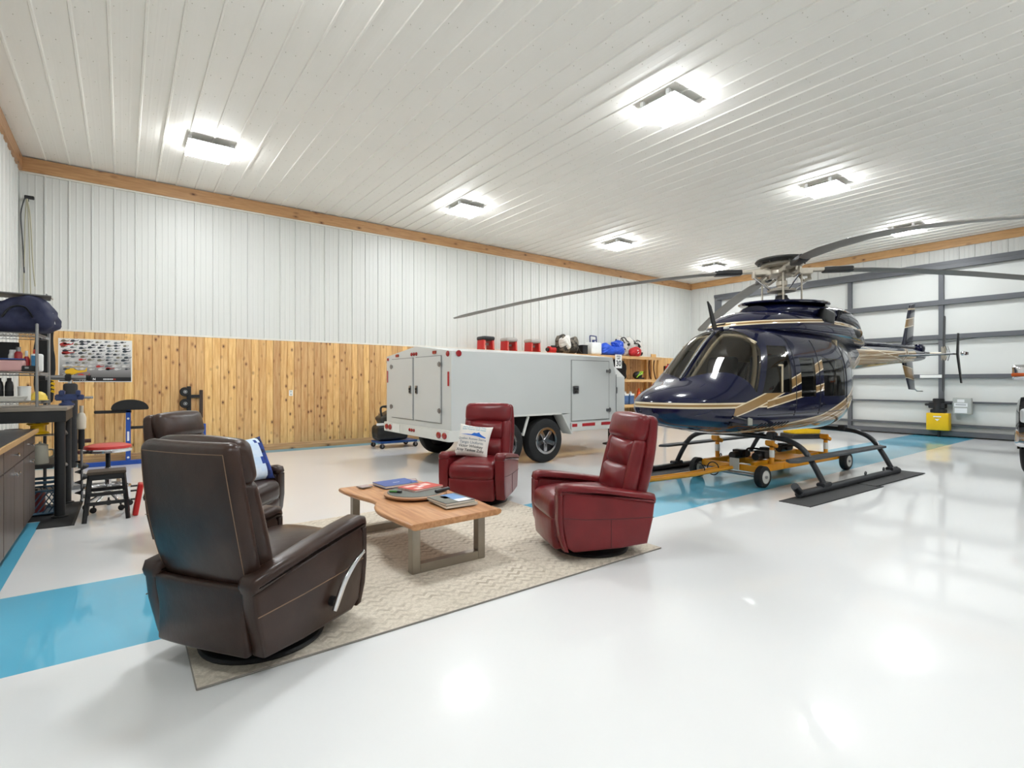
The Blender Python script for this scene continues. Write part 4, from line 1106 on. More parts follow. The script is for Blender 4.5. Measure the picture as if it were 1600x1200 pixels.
for y in (-0.05, 0.05):
    b = MB(); b.tube([(-1.18, y - 0.05, 0.22), (-1.9, y + 0.10, 0.16), (-3.2, y + 0.38, 0.12)], 0.026, 10); b.build('tow_bar', m_cart, cart)
b = MB(); b.tube([(-3.2, 0.25, 0.12), (-3.2, 0.51, 0.12)], 0.02, 8); b.build('tow_handle', m_cart, cart)
b = MB(); b.cyl((-3.15, 0.38, 0.0), (-3.15, 0.38, 0.12), 0.02, n=8); b.build('tow_bar_foot', M_BLACK, cart)
for x in (-1.45, -1.7):
    b = MB(); b.torus((x, 0.02 + 0.2 * (-x - 1.2) , 0.20), 0.09, 0.008, 16, 6, 'x'); b.build('cable_strap', M_RUBBER, cart)
# ================================================================== UTILITY TRAILER (x forward along the wall, y towards the wall)
m_trl = mat('trailer_grey', (202, 204, 201), 0.38, coat=0.15, var=0.02, vscale=1.5)
m_rail = mat('trailer_rail', (216, 216, 210), 0.4, var=0.03)
m_well = mat('wheel_well_black', (26, 26, 27), 0.7)
m_redl = mat('red_lens', (150, 16, 24), 0.2, coat=0.5, var=0.1)
m_redt = mat('red_reflective_tape', (172, 34, 40), 0.4)
m_whit = mat('white_reflective_tape', (224, 222, 216), 0.4)
m_gap = mat('panel_gap', (128, 130, 128), 0.6)
tr_ = thing('utility_trailer', 'light grey enclosed utility trailer with double rear doors and chrome wheels', 'trailer', (3.98, 8.04, 0.0), 0)
def outline(front, sh, y=1.2, nose=0.92): return [(0, -y), (sh, -y), (front, -nose), (front, nose), (sh, y), (0, y)]
b = MB()
rings = [[(x, y, 0.84) for x, y in outline(4.24, 3.67)], [(x, y, 1.50) for x, y in outline(4.24, 3.67)], [(x, y, 1.875) for x, y in outline(3.70, 3.57, 1.2, 0.92)], [(min(x, 3.4), y * 0.03, 2.0) for x, y in outline(3.4, 3.3)]]
b.loft(rings)
b.span((0, -1.2, 0.66), (0.58, 1.2, 0.84)); b.prism([(2.46, -1.2), (3.67, -1.2), (4.24, -0.92), (4.24, 0.92), (3.67, 1.2), (2.46, 1.2)], 0.66, 0.84)
b.build('body', m_trl, tr_, smooth=20)
b = MB(); b.span((0.58, -0.93, 0.52), (2.46, 0.93, 0.84)); b.build('underbody', m_well, tr_, smooth=0)
b = MB(); b.prism([(-0.05, -1.21), (3.66, -1.21), (4.25, -0.93), (4.25, 0.93), (3.66, 1.21), (-0.05, 1.21)], 0.50, 0.66)
bb = MB(); bb.span((-0.05, -1.21, 0.49), (0.56, 1.21, 0.66)); bb.build('rear_bumper', m_rail, tr_, bevel=0.006)
bb = MB(); bb.prism([(2.48, -1.21), (3.66, -1.21), (4.25, -0.93), (4.25, 0.93), (3.66, 1.21), (2.48, 1.21)], 0.51, 0.66); bb.build('front_frame', m_rail, tr_, bevel=0.006)
def tdoor(lo, hi, nm='door'):
    g = MB(); c = [(p + q) / 2 for p, q in zip(lo, hi)]
    d = MB(); d.span(lo, hi); return d.build(nm, m_trl, tr_, bevel=0.006)
# rear doors with dark gap frames
for y0, y1, hy_ in ((0.08, 0.95, 0.93), (-0.90, -0.02, -0.88)):
    b = MB(); b.span((-0.004, y0 - 0.012, 0.748), (0.002, y1 + 0.012, 1.822)); b.build('door_gasket', m_gap, tr_, smooth=0)
    d = tdoor((-0.022, y0, 0.76), (0.0, y1, 1.81), 'rear_door')
    yl = y0 + 0.07 if y0 > 0 else y1 - 0.07
    b = MB(); b.box((-0.03, yl, 1.27), (0.02, 0.075, 0.14)); lt = b.build('latch', M_STEEL, d, bevel=0.006)
    b = MB(); b.box((-0.042, yl, 1.28), (0.01, 0.05, 0.045)); b.box((-0.042, yl, 1.235), (0.01, 0.04, 0.03)); b.build('latch_paddle', m_well, lt, bevel=0.003)
    for z in (0.95, 1.68):
        b = MB(); b.box((-0.028, hy_, z), (0.02, 0.10, 0.05)); b.cyl((-0.035, hy_, z - 0.04), (-0.035, hy_, z + 0.04), 0.012, n=8); b.build('hinge', M_STEEL, d)
# side door
b = MB(); b.span((2.475, -1.204, 0.688), (3.475, -1.198, 1.802)); b.build('door_gasket', m_gap, tr_, smooth=0)
d = tdoor((2.49, -1.214, 0.70), (3.46, -1.19, 1.79), 'side_door')
b = MB(); b.box((2.58, -1.222, 1.26), (0.15, 0.02, 0.14)); lt = b.build('latch', M_STEEL, d, bevel=0.008)
b = MB(); b.box((2.58, -1.235, 1.275), (0.09, 0.01, 0.045)); b.box((2.58, -1.235, 1.225), (0.06, 0.01, 0.03)); b.build('latch_paddle', m_well, lt, bevel=0.003)
for z in (0.87, 1.61):
    b = MB(); b.box((3.44, -1.222, z), (0.12, 0.02, 0.05)); b.cyl((3.47, -1.23, z - 0.04), (3.47, -1.23, z + 0.04), 0.012, n=8); b.build('hinge', M_STEEL, d)
b = MB(); b.box((3.70, -1.19, 1.24), (0.05, 0.03, 0.12), (0, 0, 0.45)); b.build('nose_latch', M_STEEL, tr_, bevel=0.005)
b = MB(); b.tube([(3.67, -1.205, 0.72), (3.67, -1.205, 1.55)], 0.006, 6); b.build('corner_seam', m_gap, tr_)
# lamps
def lens(nm, c, r, ax, fl=1.0):
    b = MB(); b.lathe([(r, 0.0), (r, 0.008), (r * 0.8, 0.018), (0, 0.022)], (0, 0, 0), 18, 'z', None)
    M = TR(c, (0, -PI / 2, 0)) if ax == 'x' else TR(c, (PI / 2, 0, 0))
    q = MB(); q.add([(x * 1.0, y * fl, z) for x, y, z in b.v], b.f, M); return q.build(nm, m_redl, tr_)
for y in (1.08, 0.93, -0.90, -1.08): lens('tail_light', (-0.05, y, 0.575), 0.052, 'x', 1.35)
for y in (-0.05, 0.03, 0.11): lens('marker_light', (-0.05, y, 0.585), 0.028, 'x')
for y in (-0.04, 0.05, 0.14): lens('marker_light', (0.0, y, 1.875), 0.032, 'x')
for y in (0.72, -0.68):
    b = MB(); b.box((-0.008, y, 1.875), (0.016, 0.12, 0.05)); b.build('marker_light', m_redl, tr_, bevel=0.005)
lens('marker_light', (0.0, -1.10, 1.835), 0.045, 'x'); lens('marker_light', (0.13, -1.2, 1.84), 0.05, 'y'); lens('marker_light', (0.0, 1.13, 1.82), 0.03, 'x')
b = MB(); b.box((-0.006, -1.12, 1.45), (0.01, 0.04, 0.22)); b.build('reflector', m_redt, tr_); 
b = MB(); b.box((-0.006, 1.15, 1.5), (0.01, 0.03, 0.22)); b.build('reflector', m_redt, tr_)
t_pl = MB(); t_pl.box((-0.056, 0.66, 0.575), (0.008, 0.29, 0.15)); pl = t_pl.build('license_plate', M_WHITEP, tr_, bevel=0.003)
# reflective tape
for x0, x1 in ((0.30, 0.52),):
    b = MB(); b.span((x0, -1.2135, 0.60), (x1, -1.2105, 0.65)); b.build('reflective_tape', m_redt, tr_, smooth=0)
for i, (x0, x1) in enumerate(((2.50, 2.62), (2.75, 3.08), (3.25, 3.56))):
    b = MB(); b.span((x0, -1.2135, 0.59), (x1, -1.2105, 0.645)); b.build('reflective_tape', m_redt, tr_, smooth=0)
b = MB(); b.span((2.63, -1.2135, 0.59), (2.74, -1.2105, 0.645)); b.build('reflective_tape', m_whit, tr_, smooth=0)
b = MB(); b.span((3.09, -1.2135, 0.59), (3.24, -1.2105, 0.645)); b.build('reflective_tape', m_whit, tr_, smooth=0)
ux, uy = 0.59 / 0.653, 0.28 / 0.653
for i in range(5):
    s = 0.06 + i * 0.12
    for z in (0.625, 0.545):
        b = MB(); b.box((3.66 + ux * (s + 0.03), -1.2125 + uy * (s + 0.03), z), (0.07, 0.004, 0.035), (0, 0, math.atan2(uy, ux))); b.build('reflective_tape', m_redt if (i + (z > .6)) % 2 else m_whit, tr_, smooth=0)
# fender frame
for s in (-1, 1):
    y = s * 1.2
    P = [(0.56, 0.50), (0.78, 0.84), (2.24, 0.84), (2.48, 0.48)]
    b = MB()
    for (a, c) in zip(P[:-1], P[1:]):
        d = Vector((c[0] - a[0], 0, c[1] - a[1])); ang = math.atan2(d.z, d.x)
        b.box(((a[0] + c[0]) / 2, y - s * 0.10, (a[1] + c[1]) / 2), (d.length + 0.03, 0.25, 0.03), (0, -ang, 0))
    b.build('fender', m_rail, tr_, bevel=0.006)
    for tri in ([(0.58, 0.52), (0.80, 0.82), (0.58, 0.84)], [(2.46, 0.50), (2.46, 0.84), (2.25, 0.82)]):
        b = MB(); b.prism(tri, y - s * 0.005, y - s * 0.24, 'xz'); b.build('fender_web', m_trl, tr_, smooth=0)
    b = MB(); b.box((1.45, y - s * 0.02, 0.66), (0.035, 0.03, 0.34), (0, 0.35, 0)); b.build('fender_brace', m_rail, tr_)
# wheels
def wheel(root, c, r, wd, out, nm='wheel', spokes=5):
    """axis along y, face towards out*y"""
    x, y, z = c
    b = MB(); b.lathe([(r * 0.62, -wd / 2), (r * 0.88, -wd / 2), (r * 0.97, -wd * 0.40), (r, -wd * 0.25), (r, wd * 0.25), (r * 0.97, wd * 0.40), (r * 0.88, wd / 2), (r * 0.62, wd / 2), (r * 0.6, wd * 0.3), (r * 0.6, -wd * 0.3), (r * 0.62, -wd / 2)], c, 40, 'y', None, False); w_ = b.build(nm, M_RUBBER, root)
    q = MB(); q.lathe([(r * 0.50, -0.02), (r * 0.60, -0.02), (r * 0.635, -0.0), (r * 0.635, 0.02), (r * 0.58, 0.012), (r * 0.50, -0.01)], (x, y + out * (wd / 2 - 0.012), z), 36, 'y', None, False); q.build('rim_ring', M_CHROME, w_)
    q = MB(); q.lathe([(0, -0.01), (r * 0.56, -0.01), (r * 0.56, 0.01), (0, 0.01)], (x, y + out * (wd / 2 - 0.075), z), 30, 'y'); q.build('wheel_disc', mat('rim_dark', (78, 78, 80), 0.4, 0.6), w_)
    for i in range(spokes):
        a = 2 * PI * i / spokes + 0.35
        q = MB(); q.box((r * 0.33, 0, 0), (r * 0.5, 0.03, r * 0.19)); s_ = MB(); s_.add(q.v, q.f, TR((x, y + out * (wd / 2 - 0.03), z), (0, a, 0))); s_.build('spoke', M_CHROME, w_, bevel=0.008)
    q = MB(); q.cyl((x, y + out * (wd / 2 - 0.06), z), (x, y + out * (wd / 2 + 0.0), z), r * 0.17, r * 0.13, 18); q.build('hub_cap', M_CHROME, w_)
    return w_
for s in (-1, 1):
    for x in (1.02, 1.90): wheel(tr_, (x, s * 1.085, 0.385), 0.385, 0.225, s)
for x in (1.02, 1.90):
    b = MB(); b.cyl((x, -1.0, 0.385), (x, 1.0, 0.385), 0.04, n=12); b.build('axle', m_well, tr_)
# tongue and jack
for s in (-1, 1):
    b = MB(); b.tube([(3.6, s * 0.55, 0.56), (5.35, s * 0.03, 0.56)], 0.045, 4); b.build('tongue_beam', m_rail, tr_)
b = MB(); b.box((5.45, 0, 0.58), (0.28, 0.09, 0.08)); b.build('coupler', m_well, tr_, bevel=0.01)
b = MB(); b.cyl((4.85, 0.03, 0.05), (4.85, 0.03, 0.75), 0.05, n=14); jk = b.build('jack', m_well, tr_)
q = MB(); q.lathe([(0.17, 0.0), (0.17, 0.02), (0.06, 0.05), (0, 0.05)], (4.85, 0.03, 0), 18); q.build('jack_foot', m_well, jk)
q = MB(); q.tube([(4.85, -0.03, 0.5), (4.92, -0.12, 0.5), (4.98, -0.12, 0.55)], 0.012, 6); q.build('jack_crank', M_STEEL, jk)

# ================================================================== SHELVING ALONG THE WALL
m_ply = bpy.data.materials.new('shelf_pine'); wood_nodes(m_ply, srgb(206, 158, 100), srgb(226, 184, 128), srgb(160, 104, 60), 'x', 0.35)
m_plyz = bpy.data.materials.new('post_pine'); wood_nodes(m_plyz, srgb(200, 148, 88), srgb(220, 174, 114), srgb(160, 104, 60), 'z', 0.35)
sh = thing('storage_shelf', 'long raw-pine storage shelf along the wall behind the trailer', 'shelf', (0, 0, 0))
SY0, SY1 = 10.9, 11.5
for z in (2.22, 1.49, 0.69):
    b = MB(); b.span((7.1, SY0, z - 0.02), (14.4, SY1, z)); bd = b.build('shelf_board', m_ply, sh, smooth=0)
    q = MB(); q.span((7.1, SY0 - 0.04, z - 0.09), (14.4, SY0, z)); q.build('shelf_lip', m_ply, bd, bevel=0.004)
for x in (7.15, 9.55, 11.95, 14.33):
    for y in (SY0 + 0.04, SY1 - 0.06):
        b = MB(); b.span((x - 0.045, y - 0.035, 0.0), (x + 0.045, y + 0.035, 2.2)); b.build('post', m_plyz, sh, bevel=0.004)
b = MB(); b.span((13.3, SY0 - 0.03, 0.0), (14.0, SY0 - 0.005, 0.6)); b.build('end_sheet', m_plyz, sh, smooth=0)
for x, x1 in ((14.5, 14.75), (14.95, 15.2)):
    t = thing('leaning_board', 'pine board leaning upright on the wall beside the shelf' + (', nearer the shelf' if x < 14.6 else ', nearer the hangar door'), 'board', ((x + x1) / 2, 11.38, 0))
    b = MB(); b.span((-0.12, -0.02, 0.0), (0.12, 0.02, 2.36 if x < 14.6 else 2.25)); b.build('plank', m_plyz, t, bevel=0.003)
    b = MB(); b.span((-0.12, -0.021, 1.2), (0.12, 0.021, 1.24)); b.build('band', m_plyz, t, smooth=0)
ZS = 2.22
# red step stools
def step_stool(x, top, lab):
    t = thing('step_stool', lab, 'step stool', (x, 11.1, ZS), 0, 'red plastic step stools on the wall shelf')
    for s in (-1, 1):
        b = MB(); b.slab([(s * 0.145 - 0.035, 0.0), (s * 0.145 + 0.035, 0.0), (s * 0.13 + 0.035, 0.27), (s * 0.13 - 0.035, 0.27)], -0.15, 0.15, 0.015); b.build('leg_panel', M_REDP, t, smooth=50)
        b = MB(); b.box((s * 0.138, -0.152, 0.13), (0.024, 0.008, 0.2), (0, s * -0.055, 0)); b.build('leg_rib', mat('pale_red', (226, 120, 104), 0.4), t)
    b = MB(); b.cushion((0.36, 0.35, 0.10), 0.04, (0, 0, 0.01), TR((0, 0, 0.30)), 4); b.build('tread', top, t)
    b = MB(); b.box((0, 0.02, 0.16), (0.2, 0.02, 0.05)); b.build('brace', mat('stool_grey', (150, 148, 142), 0.5), t)
step_stool(7.48, M_BLACK, 'red step stool with a black tread on the wall shelf above the trailer')
m_gt = mat('grey_tread', (176, 170, 164), 0.5)
step_stool(8.22, m_gt, 'middle red step stool with a grey tread on the wall shelf')
step_stool(9.03, m_gt, 'red step stool with a grey tread, next to the small red motor on the shelf')
t = thing('small_motor', 'small red motor unit at the end of the row of step stools on the shelf', 'motor', (9.72, 11.1, ZS))
b = MB(); b.cyl((-0.12, 0, 0.1), (0.12, 0, 0.1), 0.09, n=16); b.box((0.02, 0, 0.03), (0.2, 0.14, 0.06)); b.build('casing', M_REDP, t, bevel=0.006)
b = MB(); b.cyl((-0.18, 0, 0.1), (-0.12, 0, 0.1), 0.05, n=12); b.box((0.04, -0.05, 0.19), (0.16, 0.06, 0.05)); b.build('shaft', M_BLACK, t)
def lumpy(size, r, M, amp, seed, puff=(0.02, 0.02, 0.02), n=14):
    rs = random.Random(seed); ph = [rs.uniform(0, 6.3) for _ in range(6)]
    wr_ = lambda x, y, z: 0.35 * amp * math.sin(46 * x + 25 * z + 9 * math.sin(6 * y + ph[5]) + ph[0]) + 0.25 * amp * math.sin(70 * z - 33 * x + ph[2])
    q = MB(); q.cushion(size, r, puff, M, n, lambda x, y, z: (x + wr_(x, y, z) + amp * math.sin(13 * z + ph[0]) + amp * math.sin(21 * y + ph[1]), y + wr_(x, y, z) + amp * math.sin(15 * x + ph[2] + 5 * z), z + amp * math.sin(11 * x + ph[3]) * (z + size[2] / 2) / size[2] * 2 + amp * math.sin(17 * y + ph[4]) * (z + size[2] / 2) / size[2]))
    return q
def two_tone(name, a, b_, sc, thr):
    m = bpy.data.materials.new(name); m.use_nodes = True; k = NT(m)
    k.color(k.mix(k.ramp(k.noise(k.obj(), sc, 3.0), thr - 0.03, thr + 0.03), a, b_)); k.b.inputs['Roughness'].default_value = 0.9
    k.bump(k.noise(k.obj(), 18, 4.0), 0.6, 0.02)
    return m
m_camo = two_tone('grey_camo_fabric', srgb(116, 108, 96), srgb(58, 54, 48), 7.0, 0.5)
m_whfab = mat('white_fabric', (218, 214, 206), 0.9, var=0.1)
t = thing('camouflage_backpack', 'bulky white and grey camouflage backpack on the wall shelf', 'backpack', (10.35, 11.15, ZS + 0.008))
lumpy((0.72, 0.36, 0.46), 0.13, TR((0, 0, 0.245)), 0.03, 3).build('pack_body', m_camo, t, smooth=80)
lumpy((0.34, 0.2, 0.38), 0.09, TR((-0.16, -0.12, 0.32)), 0.02, 5).build('white_pouch', m_whfab, t, smooth=80)
b = MB(); b.tube(smoothpath([(0.1, -0.2, 0.35), (0.2, -0.26, 0.25), (0.3, -0.24, 0.08), (0.42, -0.2, 0.03)], 5), 0.02, 8, True, 0.4); b.build('strap', M_BLACK, t)
t = thing('black_box', 'small black box between the backpack and the white jug on the shelf', 'box', (10.95, 11.12, ZS))
b = MB(); b.box((0, 0, 0.13), (0.22, 0.28, 0.26)); b.build('case', M_BLACK, t, bevel=0.012); b = MB(); b.box((0, 0, 0.265), (0.23, 0.29, 0.02)); b.build('lid', M_RUBBER, t, bevel=0.004)
t = thing('water_jug', 'white plastic jug with a dark blue carrying handle on the wall shelf', 'jug', (11.4, 11.1, ZS + 0.012))
b = MB(); b.cushion((0.42, 0.34, 0.36), 0.05, (0, 0, 0.01), TR((0, 0, 0.18)), 4); b.build('tank', M_WHITEP, t)
m_dkbl = mat('dark_blue_plastic', (44, 54, 104), 0.4)
b = MB(); b.tube(smoothpath([(-0.13, 0, 0.34), (-0.14, 0, 0.54), (-0.1, 0, 0.565), (0.1, 0, 0.555), (0.13, 0, 0.53), (0.14, 0, 0.36)], 4), 0.018, 8); b.build('handle', m_dkbl, t)
b = MB(); b.cyl((-0.1, -0.1, 0.36), (-0.1, -0.1, 0.42), 0.04, n=14); b.box((-0.06, -0.12, 0.42), (0.16, 0.04, 0.03)); b.build('spout', m_dkbl, t)
t = thing('blue_tarp', 'crumpled bright blue tarp bundle on the wall shelf', 'tarp', (12.2, 11.1, ZS + 0.003))
lumpy((0.92, 0.34, 0.28), 0.10, TR((0, 0, 0.16)), 0.028, 8).build('folded_tarp', mat('blue_tarp', (30, 80, 196), 0.5, var=0.2, vscale=8, bump=0.5, bscale=25), t, smooth=70)
lumpy((0.34, 0.28, 0.2), 0.07, TR((0.27, 0, 0.36)), 0.025, 9).build('upper_fold', MATS['blue_tarp'], t, smooth=70)
t = thing('white_duffel', 'white and black bag with rope heaped behind the red bag on the shelf', 'bag', (13.3, 11.335, ZS + 0.012))
lumpy((1.1, 0.22, 0.56), 0.1, TR((-0.0, 0.0, 0.29)), 0.03, 12).build('bag_body', two_tone('white_black_fabric', srgb(214, 210, 202), srgb(44, 42, 42), 5.0, 0.55), t, smooth=70)
b = MB(); b.tube(smoothpath([(-0.55, -0.1, 0.35), (-0.5, -0.1, 0.55), (-0.36, -0.12, 0.6), (-0.2, -0.1, 0.5), (0.0, -0.1, 0.44), (0.3, -0.15, 0.42), (0.5, -0.1, 0.25)], 5), 0.02, 8); b.build('strap', M_BLACK, t)
b = MB(); b.tube(smoothpath([(-0.5, 0.0, 0.36), (-0.55, 0.02, 0.6), (-0.4, 0.0, 0.66), (-0.25, 0.0, 0.5)], 5), 0.016, 8); b.build('rope_loop', m_whfab, t)
t = thing('red_bag', 'small red bag in front of the white bag on the wall shelf', 'bag', (13.2, 10.985, ZS + 0.02))
lumpy((0.5, 0.2, 0.26), 0.09, TR((0, 0, 0.13)), 0.012, 15).build('bag_body', mat('red_fabric', (184, 30, 34), 0.7, var=0.2), t, smooth=70)
b = MB(); b.lathe([(0.06, 0), (0.06, 0.01), (0.03, 0.012), (0, 0.012)], (0, 0, 0), 16, 'z', TR((-0.02, -0.115, 0.13), (PI / 2, 0, 0))); b.build('emblem', M_WHITEP, t)
# speed sign
t = thing('speed_sign', 'white speed limit 30 sign hanging from the shelf edge beside the trailer nose', 'sign', (12.25, SY0 - 0.048, 2.04))
b = MB(); b.box((0, 0, 0), (0.30, 0.006, 0.42)); b.build('sign_plate', M_WHITEP, t, bevel=0.002)
Mx = lambda x, z: TR((x, -0.0045, z), (PI / 2, 0, 0))
lettering('sign_words', 'SPEED', 0.07, Mx(0, 0.15), M_BLACKINK, t, offset=0.002); lettering('sign_words', 'LIMIT', 0.07, Mx(0, 0.085), M_BLACKINK, t, offset=0.002); lettering('sign_number', '30', 0.24, Mx(0, -0.07), M_BLACKINK, t, offset=0.006)
# middle shelf
ZM = 1.49
t = thing('hard_helmet', 'black and lime green helmet on the middle wall shelf', 'helmet', (13.45, 11.1, ZM))
b = MB(); b.sphere((0, 0, 0.13), 0.15, 18, 10, (1.15, 0.95, 0.9)); b.build('shell', M_BLACK, t, smooth=70)
m_lime = mat('lime_plastic', (150, 196, 40), 0.4)
for a in (-0.25, 0.1, 0.4):
    b = MB(); b.tube(smoothpath([(-0.16 + 0.1 * a, -0.12, 0.08 + 0.1 * a), (-0.02 + 0.2 * a, -0.13, 0.17), (0.08 + 0.2 * a, -0.08, 0.25)], 5), 0.024, 8, True, 0.5); b.build('stripe', m_lime, t)
b = MB(); b.box((0, -0.12, 0.03), (0.28, 0.1, 0.05)); b.build('chin_guard', M_BLACK, t, bevel=0.01)
t = thing('black_jacket', 'dark jacket bundle hanging at the back of the middle wall shelf', 'jacket', (12.6, 11.3, ZM))
lumpy((0.9, 0.3, 0.6), 0.12, TR((0, 0, 0.3)), 0.02, 22).build('garment', mat('black_fabric', (30, 28, 28), 0.9), t, smooth=70)
b = MB(); b.box((0.1, -0.14, 0.56), (0.3, 0.04, 0.06)); b.build('collar', M_BLACK, t, bevel=0.01)
for i, x in enumerate((13.95, 14.2)):
    t = thing('hanging_strap', ('brown strap hanging under the top wall shelf, next to the helmet', 'brown strap hanging under the top wall shelf, at the end post')[i], 'strap', (x, 10.98, 2.07), 0, 'straps hanging from the shelf')
    b = MB(); b.tube(smoothpath([(-0.05, 0, 0.05), (-0.08, 0, -0.2), (-0.02, 0, -0.45), (0.04, 0, -0.58)], 5), 0.025, 8, True, 0.3); b.build('webbing', mat('brown_leather_strap', (84, 56, 38), 0.6), t)
    b = MB(); b.torus((-0.05, 0, 0.06), 0.03, 0.007, 14, 6, 'y'); b.build('ring', M_STEEL, t)
t = thing('fire_extinguisher', 'red fire extinguisher bottle beyond the end of the wall shelf', 'extinguisher', (14.85, 10.95, 0.0))
b = MB(); b.lathe([(0.0, 1.5), (0.09, 1.5), (0.1, 1.52), (0.1, 1.85), (0.08, 1.93), (0.03, 1.97), (0.03, 2.0), (0, 2.0)], n=20); b.build('cylinder', M_REDP, t)
b = MB(); b.span((-0.02, 0.0, 1.97), (0.14, 0.02, 2.02)); b.build('lever', M_BLACK, t)
b = MB(); b.span((-0.03, 0.1, 0.0), (0.03, 0.16, 1.95)); b.span((-0.1, 0.08, 1.46), (0.1, 0.16, 1.5)); b.span((-0.1, -0.1, 1.46), (0.1, 0.1, 1.5)); b.span((-0.15, -0.1, 0), (0.15, 0.25, 0.03)); b.build('stand', M_BLACK, t)
# lower shelf: bottles, cone, crate
ZL = 0.69
m_blueliq = mat('blue_bottle', (74, 104, 150), 0.25, coat=0.3)
for i, x in enumerate((12.52, 12.78, 13.04)):
    t = thing('fluid_bottle', 'blue bottle with a white cap on the low wall shelf, ' + ('beside the trailer nose', 'middle of three', 'beside the orange cone')[i], 'bottle', (x, 11.05, ZL), 0, 'blue bottles on the low shelf')
    b = MB(); b.cushion((0.21, 0.15, 0.32), 0.03, (0, 0, 0), TR((0, 0, 0.16)), 3); b.build('bottle_body', m_blueliq, t)
    b = MB(); b.lathe([(0.07, 0.31), (0.05, 0.35), (0.035, 0.36), (0.035, 0.41), (0, 0.41)], n=14); b.build('cap', M_WHITEP, t)
    b = MB(); b.box((0, -0.078, 0.31), (0.19, 0.006, 0.06)); b.build('label_band', M_WHITEP, t)
t = thing('traffic_cone', 'orange traffic cone on the low wall shelf beside the helicopter nose', 'cone', (13.45, 11.05, ZL))
m_or = mat('cone_orange', (232, 92, 36), 0.5)
b = MB(); b.lathe([(0.13, 0.03), (0.03, 0.5), (0.02, 0.51), (0, 0.51)], n=20); b.build('cone_body', m_or, t)
b = MB(); b.box((0, 0, 0.015), (0.34, 0.34, 0.03)); b.build('base', m_or, t, bevel=0.01)
t = thing('storage_crate', 'dark brown crate on the floor under the low wall shelf', 'crate', (12.75, 11.15, 0))
b = MB(); b.box((0, 0, 0.2), (0.5, 0.4, 0.4)); b.build('crate_body', mat('dark_brown_box', (62, 42, 32), 0.7), t, bevel=0.01)
for z in (0.1, 0.2, 0.3):
    b = MB(); b.box((0, -0.204, z), (0.5, 0.012, 0.07)); b.build('slat', mat('dark_brown_slat', (78, 52, 38), 0.7), t, bevel=0.003)

# ================================================================== MACHINE ON A BLUE DOLLY BEHIND THE TRAILER
t = thing('wheeled_dolly', 'low blue steel dolly on castors behind the rear of the trailer', 'dolly', (4.72, 10.55, 0))
m_dblue = mat('dolly_blue', (34, 76, 140), 0.4)
b = MB(); b.span((-0.42, -0.25, 0.11), (0.42, -0.2, 0.15)); b.span((-0.42, 0.2, 0.11), (0.42, 0.25, 0.15)); b.span((-0.42, -0.2, 0.11), (-0.37, 0.2, 0.15)); b.span((0.37, -0.2, 0.11), (0.42, 0.2, 0.15)); b.span((-0.37, -0.2, 0.135), (0.37, 0.2, 0.15)); b.build('deck', m_dblue, t, smooth=0)
for x in (-0.38, 0.38):
    for y in (-0.24, 0.24):
        b = MB(); b.lathe([(0.03, -0.02), (0.05, -0.018), (0.05, 0.018), (0.03, 0.02)], (x, y, 0.05), 18, 'y'); ca = b.build('castor', M_RUBBER, t)
        q = MB(); q.box((x, y, 0.085), (0.04, 0.05, 0.05)); q.cyl((x, y - 0.025, 0.05), (x, y + 0.025, 0.05), 0.018, n=10); q.build('fork', M_STEEL, ca)
t = thing('black_engine', 'black small engine machine with a handlebar sitting on the blue dolly', 'machine', (4.62, 10.55, 0.17))
lumpy((0.66, 0.42, 0.30), 0.06, TR((0, 0, 0.15)), 0.006, 30).build('engine_block', M_BLACK, t, smooth=50)
b = MB(); b.cushion((0.34, 0.34, 0.3), 0.05, (0, 0, 0), TR((-0.08, 0, 0.42), (0, -0.5, 0)), 4); b.build('cowl', mat('dark_grey_cowl', (52, 50, 46), 0.4), t)
b = MB(); b.box((-0.28, -0.16, 0.34), (0.18, 0.012, 0.05)); b.build('maker_plate', M_WHITEINK, t)
b = MB(); b.tube(smoothpath([(-0.22, -0.1, 0.45), (-0.26, -0.12, 0.68), (-0.12, -0.12, 0.72), (0.02, -0.1, 0.74)], 5), 0.022, 8); b.build('handlebar', M_BLACK, t)
b = MB(); b.torus((-0.05, -0.1, 0.70), 0.12, 0.018, 20, 8, 'z'); b.build('steering_ring', M_BLACK, t)

# ================================================================== DOOR OPERATOR, CONTROL BOX, FLOOR MACHINE
t = thing('door_operator', 'yellow housing with a black motor on the hangar door column', 'motor', (16.72, 4.08, 0.0))
b = MB(); b.cushion((0.24, 0.46, 0.44), 0.02, (0, 0, 0), TR((0, 0, 0.39)), 2); yb = b.build('housing', M_YELLOW, t)
b = MB(); b.box((-0.123, 0, 0.52), (0.004, 0.16, 0.03)); b.prism([(-0.05, 0.46), (0.05, 0.46), (0, 0.41)], -0.125, -0.121, 'yz'); b.build('warning_print', M_WHITEINK, yb)
b = MB(); b.cyl((0, 0, 0.61), (0, 0, 0.98), 0.12, n=18); b.box((0, 0.02, 0.8), (0.2, 0.34, 0.14)); b.box((0, 0, 0.66), (0.22, 0.3, 0.09)); mt = b.build('motor', M_BLACK, t, bevel=0.012)
q = MB()
q.box((-0.02, 0.2, 0.82), (0.1, 0.14, 0.06)); q.box((-0.02, -0.2, 0.86), (0.1, 0.12, 0.05)); q.build('gear_cap', M_BLACK, mt, bevel=0.01)
b = MB(); b.cyl((0.02, 0, 0.0), (0.02, 0, 0.18), 0.03, n=10); b.build('foot', M_BLACK, t)
t = thing('control_box', 'grey electrical control box with white labels on the hangar door', 'control box', (16.86, 3.62, 0.80))
b = MB(); b.box((-0.07, 0, 0), (0.14, 0.36, 0.40)); bx_ = b.build('enclosure', mat('box_grey', (176, 178, 172), 0.45), t, bevel=0.01)
